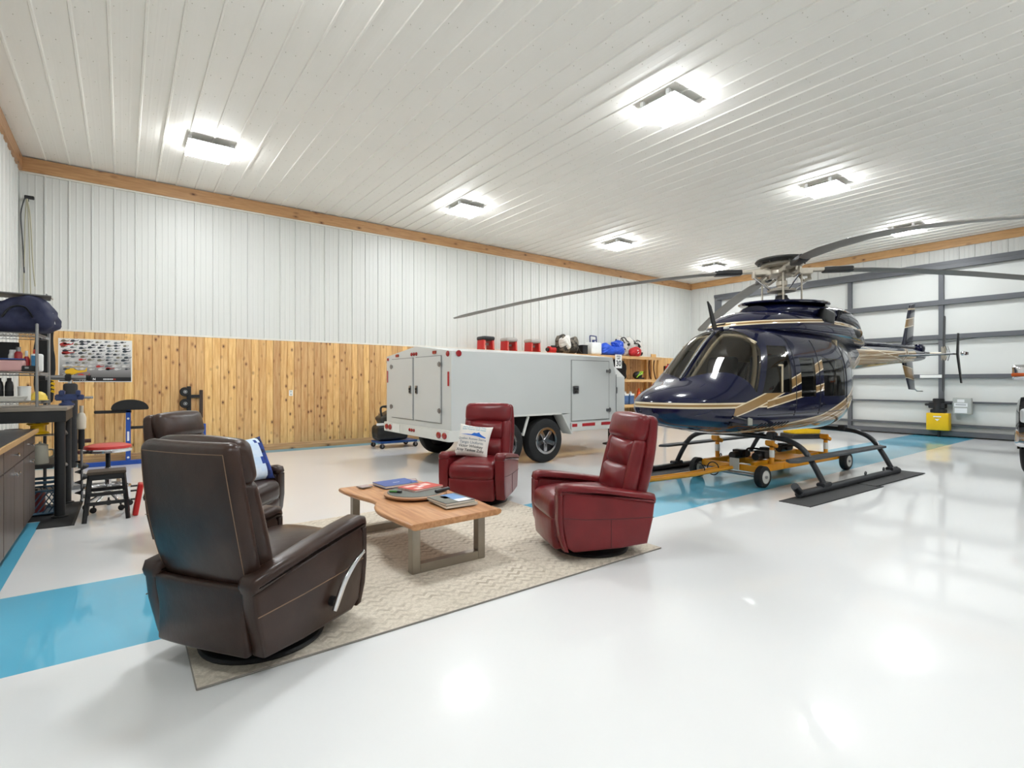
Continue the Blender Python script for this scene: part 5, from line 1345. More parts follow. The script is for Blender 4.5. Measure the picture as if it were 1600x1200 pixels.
for z, w_, h in ((0.13, 0.14, 0.07), (0.03, 0.26, 0.09), (-0.11, 0.24, 0.12)):
    q = MB(); q.box((-0.142, 0.02, z), (0.004, w_, h)); q.build('paper_label', M_WHITEINK, bx_)
for z in (0.045, 0.025):
    q = MB(); q.box((-0.1445, 0.02, z), (0.002, 0.2, 0.008)); q.build('printed_line', M_BLACKINK, bx_)
t = thing('floor_machine', 'low yellow and black floor cleaning machine behind the helicopter', 'machine', (13.6, 6.05, 0), math.radians(-30))
b = MB(); b.cushion((0.75, 0.45, 0.2), 0.07, (0, 0, 0.02), TR((0, 0, 0.2)), 5); b.build('body', M_YELLOW, t)
b = MB(); b.cushion((0.85, 0.5, 0.12), 0.04, (0, 0, 0), TR((0, 0, 0.065)), 4); b.build('skirt', M_BLACK, t)
b = MB(); b.cyl((-0.1, -0.1, 0.28), (-0.1, -0.1, 0.37), 0.09, 0.07, 14); b.build('motor_cap', M_BLACK, t)
b = MB(); b.cyl((0.25, 0, 0.28), (0.25, 0, 0.36), 0.05, n=12); b.build('filler_cap', M_BLACK, t)

# ================================================================== PICKUP TRUCK AT THE EDGE OF THE VIEW (nose towards the lounge)
m_tblk = paint('truck_black', (), srgb(14, 14, 16))
tk = thing('pickup_truck', 'black pickup with chrome bumper and mirror at the edge of the picture', 'truck', (10.02, 0.63, 0), 0)
prof = [(0.12, 0.55), (0.02, 0.72), (0.03, 1.05), (0.14, 1.20), (1.5, 1.27), (2.15, 1.82), (3.9, 1.85), (4.1, 1.30), (5.7, 1.28), (5.75, 0.60), (5.0, 0.5)]
b = MB()
rings = []
for y, ins in ((-0.98, 0.14), (-0.93, 0.03), (-0.80, 0.0), (0.80, 0.0), (0.93, 0.03), (0.98, 0.14)):
    rings.append([(x + (ins if x < 1 else -ins if x > 5 else 0), y * (0.86 if z > 1.5 else 1.0), z - (ins * 0.6 if z > 1 else 0)) for x, z in prof])
b.loft(rings); b.build('body', m_tblk, tk, smooth=40)
b = MB(); b.cushion((0.22, 2.0, 0.28), 0.07, (0.03, 0, 0), TR((0.02, 0, 0.62)), 5, lambda x, y, z: (x + 0.22 * (abs(y)) ** 4, y, z)); b.build('bumper', M_CHROME, tk)
b = MB(); b.span((-0.02, -0.55, 0.78), (0.06, 0.55, 1.06)); gr = b.build('grille', M_CHROME, tk, bevel=0.02)
for z in (0.84, 0.92, 1.0):
    q = MB(); q.box((-0.022, 0, z), (0.02, 1.0, 0.05)); q.build('grille_slot', M_BLACK, gr, bevel=0.004)
for s in (-1, 1):
    b = MB(); b.cushion((0.12, 0.32, 0.2), 0.04, (0, 0, 0), TR((0.06, s * 0.76, 0.93), (0, 0, s * 0.25)), 3); b.build('headlamp', mat('headlamp_clear', (200, 204, 206), 0.1, 0.3), tk)
    b = MB(); b.cushion((0.14, 0.26, 0.25), 0.05, (0.01, 0, 0), TR((1.72, s * 1.14, 1.56)), 4); mr = b.build('mirror', M_CHROME, tk)
    q = MB(); q.cushion((0.05, 0.20, 0.06), 0.02, (0, 0, 0), TR((1.655, s * 1.17, 1.52)), 3); q.build('amber_lens', mat('amber_lens', (196, 86, 24), 0.25), mr)
    q = MB(); q.box((1.74, s * 0.98, 1.50), (0.06, 0.16, 0.05)); q.build('mirror_arm', M_BLACK, mr, bevel=0.008)
    for x in (0.95, 4.75):
        wheel(tk, (x, s * 0.88, 0.40), 0.40, 0.26, s)
        q = MB()
        q.tube([(x + 0.46 * math.cos(a), s * 0.985, 0.42 + 0.46 * math.sin(a)) for a in [PI * i / 12 for i in range(13)]], 0.035, 8); q.build('wheel_arch', m_tblk, tk)
b = MB(); b.prism([(1.55, 1.32), (2.18, 1.80), (3.75, 1.80), (3.9, 1.34)], 0.845, 0.875, 'xz'); b.prism([(1.55, 1.32), (2.18, 1.80), (3.75, 1.80), (3.9, 1.34)], -0.875, -0.845, 'xz'); b.build('side_glass', mat('dark_glass', (18, 20, 22), 0.06), tk)
b = MB(); b.add([(1.53, -0.75, 1.30), (1.53, 0.75, 1.30), (2.13, 0.68, 1.815), (2.13, -0.68, 1.815)], [(0, 1, 2, 3)], TR((-0.012, 0, 0.012))); b.build('windscreen', MATS['dark_glass'], tk)
# ================================================================== LEFT SIDE: CABINETS, BENCH, RACK
m_cab = bpy.data.materials.new('dark_laminate'); wood_nodes(m_cab, srgb(72, 62, 58), srgb(92, 80, 75), srgb(60, 50, 46), 'z', 0.0, 0.4)
m_edge = mat('counter_edge', (178, 142, 96), 0.5)
m_top = mat('counter_black', (36, 38, 42), 0.3)
for i, (y0, y1, lab) in enumerate(((6.26, 7.0, 'dark laminate base cabinet unit next to the black workbench'), (5.30, 6.25, 'dark laminate base cabinet unit, second from the black workbench'), (4.34, 5.29, 'dark laminate base cabinet unit, third from the black workbench'))):
    t = thing('base_cabinet', lab, 'cabinet', (X0 + 0.03, (y0 + y1) / 2, 0), 0, 'base cabinets along the left wall'.replace('left ', 'side '))
    h = (y1 - y0) / 2; W = 0.62
    b = MB(); b.span((0.0, -h, 0.1), (W - 0.02, h, 0.895)); b.span((0.0, -h, 0.0), (W - 0.07, h, 0.1)); b.build('carcass', m_cab, t, smooth=0)
    b = MB(); b.span((W - 0.02, -h + 0.003, 0.725), (W, h - 0.003, 0.89)); dr = b.build('drawer', m_cab, t, bevel=0.002)
    q = MB(); q.lathe([(0.006, 0), (0.006, 0.018), (0.016, 0.022), (0.016, 0.03), (0, 0.034)], (W, 0.0, 0.81), 12, 'x'); q.build('knob', M_CHROME, dr)
    for s in (-1, 1):
        b = MB(); b.span((W - 0.02, min(s * (h - 0.003), s * 0.002), 0.105), (W, max(s * (h - 0.003), s * 0.002), 0.718)); d = b.build('door', m_cab, t, bevel=0.002)
        q = MB(); q.lathe([(0.006, 0), (0.006, 0.018), (0.016, 0.022), (0.016, 0.03), (0, 0.034)], (W, s * 0.05, 0.655), 12, 'x'); q.build('knob', M_CHROME, d)
t = thing('worktop', 'black counter worktop with a tan wood edge over the dark cabinets', 'countertop', (0, 0, 0))
b = MB(); b.span((X0 + 0.03, 4.34, 0.897), (-0.692, 7.0, 0.935)); b.build('slab', m_top, t, bevel=0.003)
b = MB(); b.span((-0.692, 4.34, 0.897), (-0.672, 7.0, 0.936)); b.build('front_edge', m_edge, t, bevel=0.002)

# ---- black workbench
m_bench = mat('bench_black', (28, 28, 29), 0.5); m_btop = mat('bench_top_grey', (142, 132, 120), 0.55, var=0.15, vscale=4)
BX0, BX1, BY0, BY1, BZ = X0 + 0.03, -0.46, 7.04, 7.95, 1.14
t = thing('workbench', 'tall black steel workbench with a worn grey top against the side wall', 'workbench', (0, 0, 0))
b = MB(); b.span((BX0, BY0, BZ - 0.035), (BX1, BY1, BZ)); b.build('bench_top', m_btop, t, bevel=0.004)
b = MB(); b.span((BX0, BY0 + 0.01, BZ - 0.15), (BX1 - 0.01, BY0 + 0.04, BZ - 0.036)); b.build('front_apron', m_bench, t, bevel=0.003)
b = MB(); b.span((BX1 - 0.04, BY0 + 0.04, BZ - 0.15), (BX1 - 0.01, BY1 - 0.01, BZ - 0.036)); b.build('side_apron', m_bench, t, bevel=0.003)
for x in (BX1 - 0.06, BX0 + 0.06):
    for y in (BY0 + 0.065, BY1 - 0.07):
        b = MB(); b.cyl((x, y, 0.012), (x, y, BZ - 0.15), 0.045, n=18); lg = b.build('leg', m_bench, t)
        q = MB(); q.lathe([(0.07, 0.007), (0.07, 0.018), (0.046, 0.025)], (x, y, 0), 18); q.build('leg_foot', m_bench, lg)
b = MB(); b.span((BX0, BY0 + 0.02, 0.52), (BX1 - 0.11, BY1 - 0.12, 0.56)); b.build('lower_shelf', m_bench, t, bevel=0.004)
for z in (0.78, 0.42):
    b = MB(); b.tube(smoothpath([(BX1 - 0.06, BY0 + 0.1, z), (BX1 - 0.06, (BY0 + BY1) / 2, z + 0.08), (BX1 - 0.06, BY1 - 0.1, z + 0.03)], 4), 0.018, 8); b.build('brace_hoop', M_STEEL, t)
t = thing('anti_fatigue_mat', 'black rubber mat on the floor beneath the workbench leg', 'mat', (-0.62, 7.2, 0))
b = MB(); b.prism([(-0.3, -0.18), (-0.04, -0.18), (-0.04, -0.55), (0.24, -0.58), (0.25, 0.7), (-0.3, 0.7)], 0.0, 0.006); b.build('sheet', M_RUBBER, t, smooth=0)
b = MB(); b.prism([(0.22, -0.58), (0.242, -0.582), (0.252, 0.7), (0.23, 0.7)], 0.0, 0.007); b.build('border', M_BLACK, t, smooth=0)

# ---- chrome wire rack standing on the bench
m_wire = mat('wire_chrome', (160, 160, 160), 0.3, 0.9, var=0)
rk = thing('wire_rack', 'chrome wire shelving rack standing on the workbench', 'rack', (-0.685, 7.5, BZ), math.radians(-4))
RW, RD = 0.58, 0.30           # reach towards the wall, half depth
for x in (0.0, -RW):
    for y in (-RD, RD):
        b = MB(); b.cyl((x, y, 0.004), (x, y, 0.85 if y < 0 else 0.80), 0.0135, n=12); po = b.build('post', m_wire, rk)
        q = MB(); q.sphere((x, y, 0.85 if y < 0 else 0.80), 0.0145, 10, 6); q.build('post_cap', M_STEEL, po)
for z in (0.06, 0.36, 0.76):
    b = MB()
    for zz_ in (z, z - 0.028):
        for y in (-RD, RD): b.tube([(0, y, zz_), (-RW, y, zz_)], 0.004, 6)
        for x in (0, -RW): b.tube([(x, -RD, zz_), (x, RD, zz_)], 0.004, 6)
    for i in range(1, 20): b.tube([(-RW * i / 20, -RD, z), (-RW * i / 20, RD, z)], 0.0022, 4)
    for y in (-RD, RD): b.tube([(-RW * i / 24, y, z - (0.0 if i % 2 else 0.028)) for i in range(25)], 0.0025, 4)
    for x in (0,): b.tube([(x, -RD + 2 * RD * i / 24, z - (0.0 if i % 2 else 0.028)) for i in range(25)], 0.0025, 4)
    o = b.build('wire_shelf', m_wire, rk)
def on_rack(x, y, z): return (-0.685 + x, 7.5 + y, BZ + z + 0.003)
# top: navy duffel and a flat board
t = thing('duffel_bag', 'navy blue duffel bag lying on top of the wire rack', 'bag', on_rack(-0.24, 0.0, 0.775))
m_navyf = mat('navy_nylon', (34, 38, 66), 0.75, var=0.2, vscale=10, bump=0.3, bscale=40)
lumpy((0.66, 0.42, 0.30), 0.075, TR((0, 0, 0.168)), 0.02, 41).build('bag_body', m_navyf, t, smooth=80)
b = MB(); b.tube(smoothpath([(-0.05, -0.23, 0.14), (0.02, -0.26, 0.24), (0.12, -0.25, 0.25), (0.18, -0.23, 0.15)], 5), 0.018, 8, True, 0.4); b.build('handle', M_BLACK, t)
b = MB(); b.box((0.335, -0.1, 0.16), (0.008, 0.04, 0.12), (0, -0.15, 0)); b.build('reflective_tag', M_WHITEP, t)
t = thing('flat_board', 'thin grey flat board lying over the navy duffel bag', 'board', on_rack(-0.25, 0.03, 1.165))
b = MB(); b.box((0, 0, 0.006), (0.62, 0.42, 0.012), (0, 0.0, 0.1)); b.build('panel_sheet', mat('board_grey', (120, 120, 118), 0.5), t, bevel=0.003)
b = MB(); b.tube([(0.29, -0.22, 0.017), (0.31, 0.2, 0.017)], 0.006, 6); b.build('edge_rod', M_STEEL, t)
# middle shelf
ZM2 = 0.365
t = thing('parts_tray', 'pink translucent tray with a blue lid on the wire rack', 'tray', on_rack(-0.25, -0.19, ZM2))
b = MB(); b.cushion((0.26, 0.16, 0.12), 0.02, (0, 0, 0), TR((0, 0, 0.06)), 3); b.build('tray_body', mat('pink_plastic', (206, 160, 156), 0.4), t)
b = MB(); b.box((0.03, -0.02, 0.126), (0.2, 0.14, 0.012)); b.build('lid', mat('blue_lid', (48, 78, 150), 0.4), t, bevel=0.004)
def bottle(name, lab, cat, loc, prof_, m1, cap, mcap, band=None):
    t = thing(name, lab, cat, loc)
    b = MB(); b.lathe([(0, 0)] + prof_, n=18); b.build('body', m1, t)
    r, z0, z1 = cap; b = MB(); b.lathe([(r, z0), (r, z1 - 0.005), (r * 0.8, z1), (0, z1)], n=14); b.build('cap', mcap, t)
    if band:
        r, z0, z1, mm = band; b = MB(); b.lathe([(r, z0), (r, z1)], n=18); b.build('label_band', mm, t)
    return t
m_pale = mat('pale_blue_plastic', (176, 196, 204), 0.3)
bottle('spray_can', 'red spray can with a grey top on the wire rack middle shelf', 'spray can', on_rack(-0.185, -0.08, ZM2), [(0.032, 0), (0.033, 0.01), (0.033, 0.19), (0.022, 0.21)], mat('can_red', (168, 26, 30), 0.3), (0.02, 0.21, 0.26), M_STEEL)
bottle('spray_can', 'shorter red spray can beside the blue and white bottle on the rack', 'spray can', on_rack(-0.12, -0.11, ZM2), [(0.027, 0), (0.028, 0.01), (0.028, 0.13), (0.015, 0.16)], MATS['can_red'], (0.012, 0.16, 0.22), M_WHITEP)
bottle('spray_can', 'red and white labelled can behind the pink tray on the rack', 'spray can', on_rack(-0.235, -0.02, ZM2), [(0.036, 0), (0.036, 0.17), (0.03, 0.19)], M_WHITEP, (0.028, 0.19, 0.23), M_WHITEP, (0.0368, 0.05, 0.13, MATS['can_red']))
bottle('spray_bottle', 'pale blue spray bottle at the edge of the picture on the rack', 'bottle', on_rack(-0.44, -0.12, ZM2), [(0.05, 0), (0.052, 0.12), (0.03, 0.2), (0.02, 0.23)], m_pale, (0.02, 0.23, 0.27), M_WHITEP)
t = thing('cleaner_bottle', 'white and teal bottle with a red cap on the wire rack middle shelf', 'bottle', on_rack(-0.02, -0.1, ZM2), 0.3)
b = MB(); b.cushion((0.10, 0.07, 0.19), 0.022, (0, 0, 0), TR((-0.02, 0, 0.095)), 3); b.build('body', M_WHITEP, t)
b = MB(); b.box((-0.047, -0.0358, 0.095), (0.05, 0.003, 0.15)); b.build('label_sheet', mat('teal_label', (40, 110, 150), 0.4), t)
b = MB(); b.lathe([(0.022, 0.185), (0.022, 0.215), (0.017, 0.235), (0, 0.235)], (-0.03, 0, 0), 14); b.build('cap', mat('orange_red', (206, 66, 40), 0.4), t)
t = thing('parts_case', 'flat black case under the cans on the rack', 'case', on_rack(-0.10, -0.235, ZM2))
b = MB(); b.box((0.02, 0, 0.03), (0.13, 0.08, 0.06)); b.build('case_body', M_BLACK, t, bevel=0.006)
b = MB(); b.box((0, -0.042, 0.04), (0.03, 0.008, 0.02)); b.build('clasp', M_STEEL, t)
t = thing('black_monitor', 'dark flat screen panel standing at the back of the rack middle shelf', 'panel', on_rack(-0.36, 0.2, ZM2))
b = MB(); b.box((0, 0, 0.17), (0.3, 0.03, 0.3)); b.build('panel_face', M_BLACK, t, bevel=0.005)
b = MB(); b.box((0, 0, 0.01), (0.2, 0.12, 0.02)); b.build('foot', M_BLACK, t, bevel=0.004)
# bottom shelf
ZB2 = 0.065
for i, x in enumerate((-0.4, -0.325, -0.25)):
    bottle('oil_jug', 'black oil jug on the rack bottom shelf, ' + ('at the edge of the picture', 'middle of three', 'beside the white tub')[i], 'jug', on_rack(x, -0.12, ZB2), [(0.034, 0), (0.035, 0.15), (0.028, 0.19), (0.016, 0.21)], M_BLACK, (0.018, 0.205, 0.235), M_BLACK, (0.0356, 0.05, 0.1, M_RUBBER))
bottle('plastic_tub', 'white plastic tub on the rack bottom shelf', 'tub', on_rack(-0.135, -0.12, ZB2), [(0.05, 0), (0.052, 0.12), (0.05, 0.13)], M_WHITEP, (0.054, 0.13, 0.15), M_WHITEP)
t = thing('paper_stack', 'stack of pale papers and trays on the rack bottom shelf', 'papers', on_rack(-0.27, -0.22, ZB2))
for i in range(3):
    b = MB(); b.box((0.01 * i, 0.0, 0.008 + i * 0.016), (0.3, 0.1, 0.014), (0, 0, 0.04 * i)); b.build('sheet_bundle', mat('paper_grey', (206, 202, 194), 0.7), t, bevel=0.002)
t = thing('hard_hat', 'yellow hard hat at the end of the rack bottom shelf', 'helmet', on_rack(-0.035, -0.03, ZB2))
b = MB(); b.lathe([(0.075, 0.0), (0.072, 0.035), (0.055, 0.07), (0.025, 0.09), (0, 0.093)], n=20); b.build('shell', mat('hat_yellow', (232, 200, 80), 0.4), t)
b = MB(); b.lathe([(0.07, 0.0), (0.085, 0.0), (0.085, 0.006), (0.07, 0.008)], n=20); b.build('brim', mat('hat_yellow', (232, 200, 80), 0.4), t)
# under the bench
ZU = 0.56
t = thing('yellow_reel', 'bright yellow cord reel tucked under the workbench top', 'reel', (-0.70, 7.22, 0.865))
b = MB(); b.lathe([(0.085, 0.0), (0.09, 0.012), (0.06, 0.03), (0.06, 0.085), (0.09, 0.1), (0.085, 0.112)], n=22); b.build('spool', M_YELLOW, t)
b = MB(); b.cyl((0, 0, -0.004), (0, 0, 0.116), 0.02, n=12); b.build('core', M_BLACK, t)
t = thing('hanging_shelf', 'thin steel tray hung under the workbench carrying the yellow reel', 'tray', (-0.78, 7.2, 0.85))
b = MB(); b.box((0, 0, 0.003), (0.44, 0.22, 0.006)); b.build('tray_plate', M_STEEL, t, bevel=0.001)
for x in (-0.2, 0.2):
    b = MB(); b.tube([(x, -0.09, 0.006), (x, -0.09, 0.138)], 0.004, 6); b.build('hanger_rod', M_STEEL, t)
t = thing('orange_cord', 'coiled orange and dark cord bundle beside the yellow reel under the bench', 'cord', (-0.88, 7.2, 0.856))
for i in range(4):
    b = MB(); b.torus((0, 0, 0.012 + 0.016 * i), 0.075 - 0.004 * i, 0.010, 20, 6); b.build('cord_loop', (mat('cord_orange', (214, 120, 36), 0.5), mat('cord_brown', (96, 50, 36), 0.5))[i % 2], t)
t = thing('enamel_pot', 'beige lidded pot with a side handle on the bench lower shelf', 'pot', (-0.68, 7.2, ZU))
m_beige = mat('beige_enamel', (176, 172, 156), 0.35)
b = MB(); b.lathe([(0, 0), (0.065, 0.0), (0.068, 0.01), (0.062, 0.17), (0.06, 0.18)], n=22); b.build('pot_body', m_beige, t)
b = MB(); b.lathe([(0.064, 0.18), (0.062, 0.19), (0.03, 0.205), (0.012, 0.21), (0.012, 0.225), (0, 0.225)], n=22); b.build('lid', m_beige, t)
b = MB(); b.tube(smoothpath([(0.06, 0, 0.14), (0.1, 0, 0.135), (0.105, 0, 0.08), (0.063, 0, 0.05)], 5), 0.009, 8); b.build('handle', m_beige, t)
t = thing('milk_crate', 'blue lattice plastic crate on the floor under the workbench', 'crate', (-0.74, 7.42, 0.012))
m_cr = mat('crate_blue', (70, 100, 122), 0.5)
for a, c in (((-0.16, -0.16), (0.16, -0.16)), ((0.16, -0.16), (0.16, 0.16)), ((0.16, 0.16), (-0.16, 0.16)), ((-0.16, 0.16), (-0.16, -0.16))):
    b = MB(); A = Vector((a[0], a[1], 0)); B = Vector((c[0], c[1], 0)); H = 0.34
    b.tube([A + Vector((0, 0, 0.015)), B + Vector((0, 0, 0.015))], 0.012, 6); b.tube([A + Vector((0, 0, H)), B + Vector((0, 0, H))], 0.016, 6); b.tube([A + Vector((0, 0, H - 0.09)), B + Vector((0, 0, H - 0.09))], 0.012, 6)
    for i in range(-3, 8):
        for sg in (1,):
            p = A + (B - A) * (i / 7); q = A + (B - A) * ((i + 3.2 * sg) / 7)
            t0 = max(0, -i / 3.2); t1 = min(1, (7 - i) / 3.2)
            P = p + (q - p) * t0 + Vector((0, 0, 0.015 + 0.24 * t0)); Q = p + (q - p) * t1 + Vector((0, 0, 0.015 + 0.24 * t1))
            if t1 > t0: b.tube([P, Q], 0.006, 5)
    b.build('lattice_side', m_cr, t)
b = MB(); b.box((0, 0, 0.01), (0.32, 0.32, 0.012)); b.build('crate_floor', m_cr, t)
t = thing('red_can', 'dark red can inside the blue lattice crate', 'can', (-0.74, 7.42, 0.03))
b = MB(); b.lathe([(0, 0), (0.08, 0), (0.08, 0.2), (0.07, 0.21), (0, 0.21)], n=20); b.build('can_body', mat('maroon_can', (110, 34, 34), 0.4), t)
b = MB(); b.lathe([(0.02, 0.21), (0.02, 0.24), (0, 0.24)], n=12); b.build('cap', M_BLACK, t)
# ---- bench vise and stand with a cross tube beyond the bench end
m_vblue = mat('vise_blue', (52, 66, 110), 0.4)
t = thing('bench_vise', 'blue bench vise bolted to the end of the workbench', 'vise', (-0.50, 7.62, BZ))
b = MB(); b.lathe([(0.07, 0), (0.07, 0.02), (0.045, 0.03), (0.045, 0.06), (0, 0.06)], n=20); b.build('swivel_base', m_vblue, t)
b = MB(); b.box((0.0, 0, 0.09), (0.2, 0.08, 0.07)); b.box((-0.04, 0, 0.14), (0.05, 0.13, 0.06)); b.build('fixed_jaw', m_vblue, t, bevel=0.01)
b = MB(); b.box((0.10, 0, 0.14), (0.04, 0.13, 0.06)); b.box((0.12, 0, 0.09), (0.06, 0.06, 0.06)); b.build('sliding_jaw', m_vblue, t, bevel=0.008)
b = MB(); b.cyl((0.15, 0, 0.085), (0.23, 0, 0.085), 0.014, n=10); b.cyl((0.215, -0.09, 0.085), (0.215, 0.09, 0.085), 0.006, n=8); b.build('screw_handle', M_STEEL, t)
t = thing('repair_stand', 'dark upright stand with a chrome cross tube on top, beyond the workbench', 'stand', (-0.52, 8.45, 0))
b = MB(); b.cushion((0.14, 0.10, 1.05), 0.03, (0, 0, 0), TR((0, 0, 0.86)), 3); b.build('column', mat('stand_dark', (46, 46, 48), 0.5), t)
b = MB(); b.cyl((0, 0, 1.36), (0, 0, 1.44), 0.025, n=12); b.build('neck', M_CHROME, t)
b = MB(); b.cyl((-0.24, 0, 1.455), (0.15, 0, 1.455), 0.03, n=16); ct = b.build('cross_tube', M_STEEL, t)
for xa in (0.15, -0.28):
    q = MB(); q.cyl((xa, 0, 1.455), (xa + 0.05, 0, 1.455), 0.034, n=16); q.build('end_grip', M_RUBBER, ct)
q = MB(); q.box((-0.02, 0, 1.455), (0.06, 0.08, 0.09)); q.build('clamp', M_BLACK, ct, bevel=0.008)
for z in (0.52, 0.66):
    b = MB(); b.cyl((0.07, 0, z), (0.2, 0, z), 0.025, n=12); b.build('side_peg', mat('maroon_rubber', (70, 32, 30), 0.6), t)
b = MB(); b.cyl((0, 0, 0.1), (0, 0, 0.36), 0.03, n=12); b.build('lower_post', M_STEEL, t)
for a in (0.4, 2.5, 4.6):
    b = MB(); b.tube([(0, 0, 0.16), (0.3 * math.cos(a), 0.3 * math.sin(a), 0.018)], 0.016, 8); b.build('foot', M_STEEL, t)
# ---- ice auger leaning by the bench
t = thing('ice_auger', 'ice auger with cream motor head and spiral bit standing beside the workbench', 'auger', (-0.33, 7.75, 0.008))
b = MB(); b.lathe([(0.02, 0.86), (0.042, 0.88), (0.045, 1.0), (0.03, 1.05), (0.018, 1.06), (0.018, 1.14), (0, 1.14)], (-0.05, 0, -0.02), 18); b.build('motor_head', mat('cream_plastic', (206, 198, 180), 0.4), t)
b = MB(); b.cyl((-0.05, 0, 0.62), (-0.05, 0, 0.86), 0.03, n=14); b.build('grip_sleeve', M_RUBBER, t)
b = MB(); b.cyl((-0.045, 0, 0.03), (-0.05, 0, 0.64), 0.013, n=10); b.build('shaft', M_STEEL, t)
b = MB(); vs = []; fs = []; N = 56
for i in range(N + 1):
    a = 2 * PI * 3.5 * i / N; z = 0.05 + 0.42 * i / N
    vs += [(-0.046 + 0.012 * math.cos(a), 0.012 * math.sin(a), z), (-0.046 + 0.065 * math.cos(a), 0.065 * math.sin(a), z + 0.008), (-0.046 + 0.065 * math.cos(a), 0.065 * math.sin(a), z + 0.014), (-0.046 + 0.012 * math.cos(a), 0.012 * math.sin(a), z + 0.018)]
for i in range(N):
    for j in range(4):
        p = 4 * i + j; q = 4 * i + (j + 1) % 4
        fs.append((p, q, q + 4, p + 4))
b.add(vs, fs); b.build('spiral_flight', M_BLACK, t, smooth=40)
b = MB(); b.lathe([(0.0, 0.0), (0.02, 0.03), (0.013, 0.05)], (-0.046, 0, 0), 10); b.build('tip', M_STEEL, t)
t = thing('floor_scale', 'low silver foot base on the floor behind the ice auger', 'base', (-0.42, 8.95, 0.0))
b = MB(); b.box((0.1, 0, 0.03), (0.6, 0.3, 0.05)); b.build('plate', M_STEEL, t, bevel=0.008)
b = MB(); b.box((0.1, 0, 0.058), (0.5, 0.2, 0.006)); b.build('tread', mat('pale_tread', (196, 192, 186), 0.6), t)

# ---- stools
t = thing('step_ladder_stool', 'small black wooden step stool in front of the red round stool', 'stool', (-0.13, 6.83, 0))
for sx in (-1, 1):
    for sy in (-1, 1):
        b = MB(); b.tube([(sx * 0.175, sy * 0.19, 0.0), (sx * 0.135, sy * 0.10, 0.46)], 0.022, 4); b.build('leg', M_BLACK, t)
m_stop = mat('dark_stained_wood', (70, 58, 46), 0.5)
b = MB(); b.box((0, 0, 0.475), (0.32, 0.26, 0.03)); b.build('seat', m_stop, t, bevel=0.006)
for sy in (-1, 1):
    b = MB(); b.span((-0.14, sy * 0.125 - 0.012, 0.41), (0.14, sy * 0.125 + 0.012, 0.46)); b.build('rail', M_BLACK, t)
for y, z in ((-0.155, 0.27), (-0.168, 0.18), (0.155, 0.27)):
    b = MB(); b.span((-0.15, y - 0.012, z - 0.017), (0.15, y + 0.012, z + 0.017)); b.build('rung', M_BLACK, t)
t = thing('red_pad', 'red slab-shaped pad with black rods leaning beside the black step stool', 'pad', (0.115, 6.78, 0), 0)
b = MB(); b.cushion((0.05, 0.16, 0.33), 0.015, (0, 0, 0), TR((0.015, 0, 0.165), (0, 0.16, 0)), 3); b.build('cushion', M_REDP, t)
for z in (0.16, 0.25, 0.30):
    b = MB(); b.cyl((-0.05, 0.03, z), (0.02, 0.03, z), 0.01, n=8); b.build('rod', M_BLACK, t)
t = thing('round_stool', 'round swivel stool with a red seat and chrome foot ring', 'stool', (-0.13, 7.28, 0))
m_redv = mat('red_vinyl', (196, 44, 40), 0.35, coat=0.2)
b = MB(); b.lathe([(0.0, 0.655), (0.2, 0.655), (0.215, 0.675), (0.21, 0.70), (0.15, 0.718), (0, 0.722)], n=36); b.build('seat', m_redv, t)
b = MB(); b.lathe([(0.19, 0.63), (0.216, 0.635), (0.22, 0.66), (0.214, 0.672), (0.19, 0.66)], n=36); b.build('chrome_band', M_CHROME, t)
b = MB(); b.cyl((0, 0, 0.2), (0, 0, 0.46), 0.03, n=14); b.build('outer_post', M_CHROME, t); b = MB(); b.cyl((0, 0, 0.44), (0, 0, 0.64), 0.022, n=12); b.build('lift_post', M_BLACK, t)
b = MB(); b.torus((0, 0, 0.24), 0.2, 0.011, 36, 8); b.build('foot_ring', M_CHROME, t)
for i in range(5):
    a = 2 * PI * i / 5 + 0.3
    b = MB(); b.tube([(0, 0, 0.2), (0.195 * math.cos(a), 0.195 * math.sin(a), 0.075)], 0.014, 8); lg = b.build('leg', M_CHROME, t)
    q = MB(); q.lathe([(0.02, -0.016), (0.03, -0.014), (0.03, 0.014), (0.02, 0.016)], (0.205 * math.cos(a), 0.205 * math.sin(a), 0.03), 14, 'y'); q.cyl((0.2 * math.cos(a), 0.2 * math.sin(a), 0.03), (0.195 * math.cos(a), 0.195 * math.sin(a), 0.08), 0.009, n=8); q.build('castor', M_BLACK, lg)
    q = MB(); q.tube([(0.2 * math.cos(a), 0.2 * math.sin(a), 0.24), (0.12 * math.cos(a), 0.12 * math.sin(a), 0.14)], 0.006, 6); q.build('ring_strut', M_CHROME, lg)

# ---- blue exercise frame by the wall
m_eblue = mat('exercise_blue', (28, 74, 162), 0.4)
t = thing('exercise_frame', 'blue exercise bench frame with a half-round black pad by the pine wall', 'exercise bench', (0, 0, 0))
EY = 11.0
b = MB(); b.span((-0.5, EY - 0.05, 0.0), (1.25, EY + 0.05, 0.07)); b.build('base_rail', m_eblue, t, bevel=0.006)
b = MB(); b.span((-0.58, EY - 0.055, 0.0), (-0.5, EY + 0.055, 0.075)); b.build('end_cap', M_RUBBER, t, bevel=0.006)
b = MB(); b.span((0.04, EY - 0.03, 0.07), (0.11, EY + 0.03, 0.93)); up_ = b.build('upright', m_eblue, t, bevel=0.006)
for z in (0.12, 0.78, 0.30):
    q = MB(); q.cyl((0.075, EY - 0.036, z), (0.075, EY - 0.028, z), 0.018, n=12); q.build('bolt', M_WHITEP, up_)
b = MB(); b.box((0.075, EY - 0.032, 0.48), (0.03, 0.004, 0.16)); b.build('decal', M_WHITEINK, up_)
b = MB(); b.span((1.15, EY - 0.03, 0.07), (1.22, EY + 0.03, 0.64)); b.build('upright', m_eblue, t, bevel=0.006)
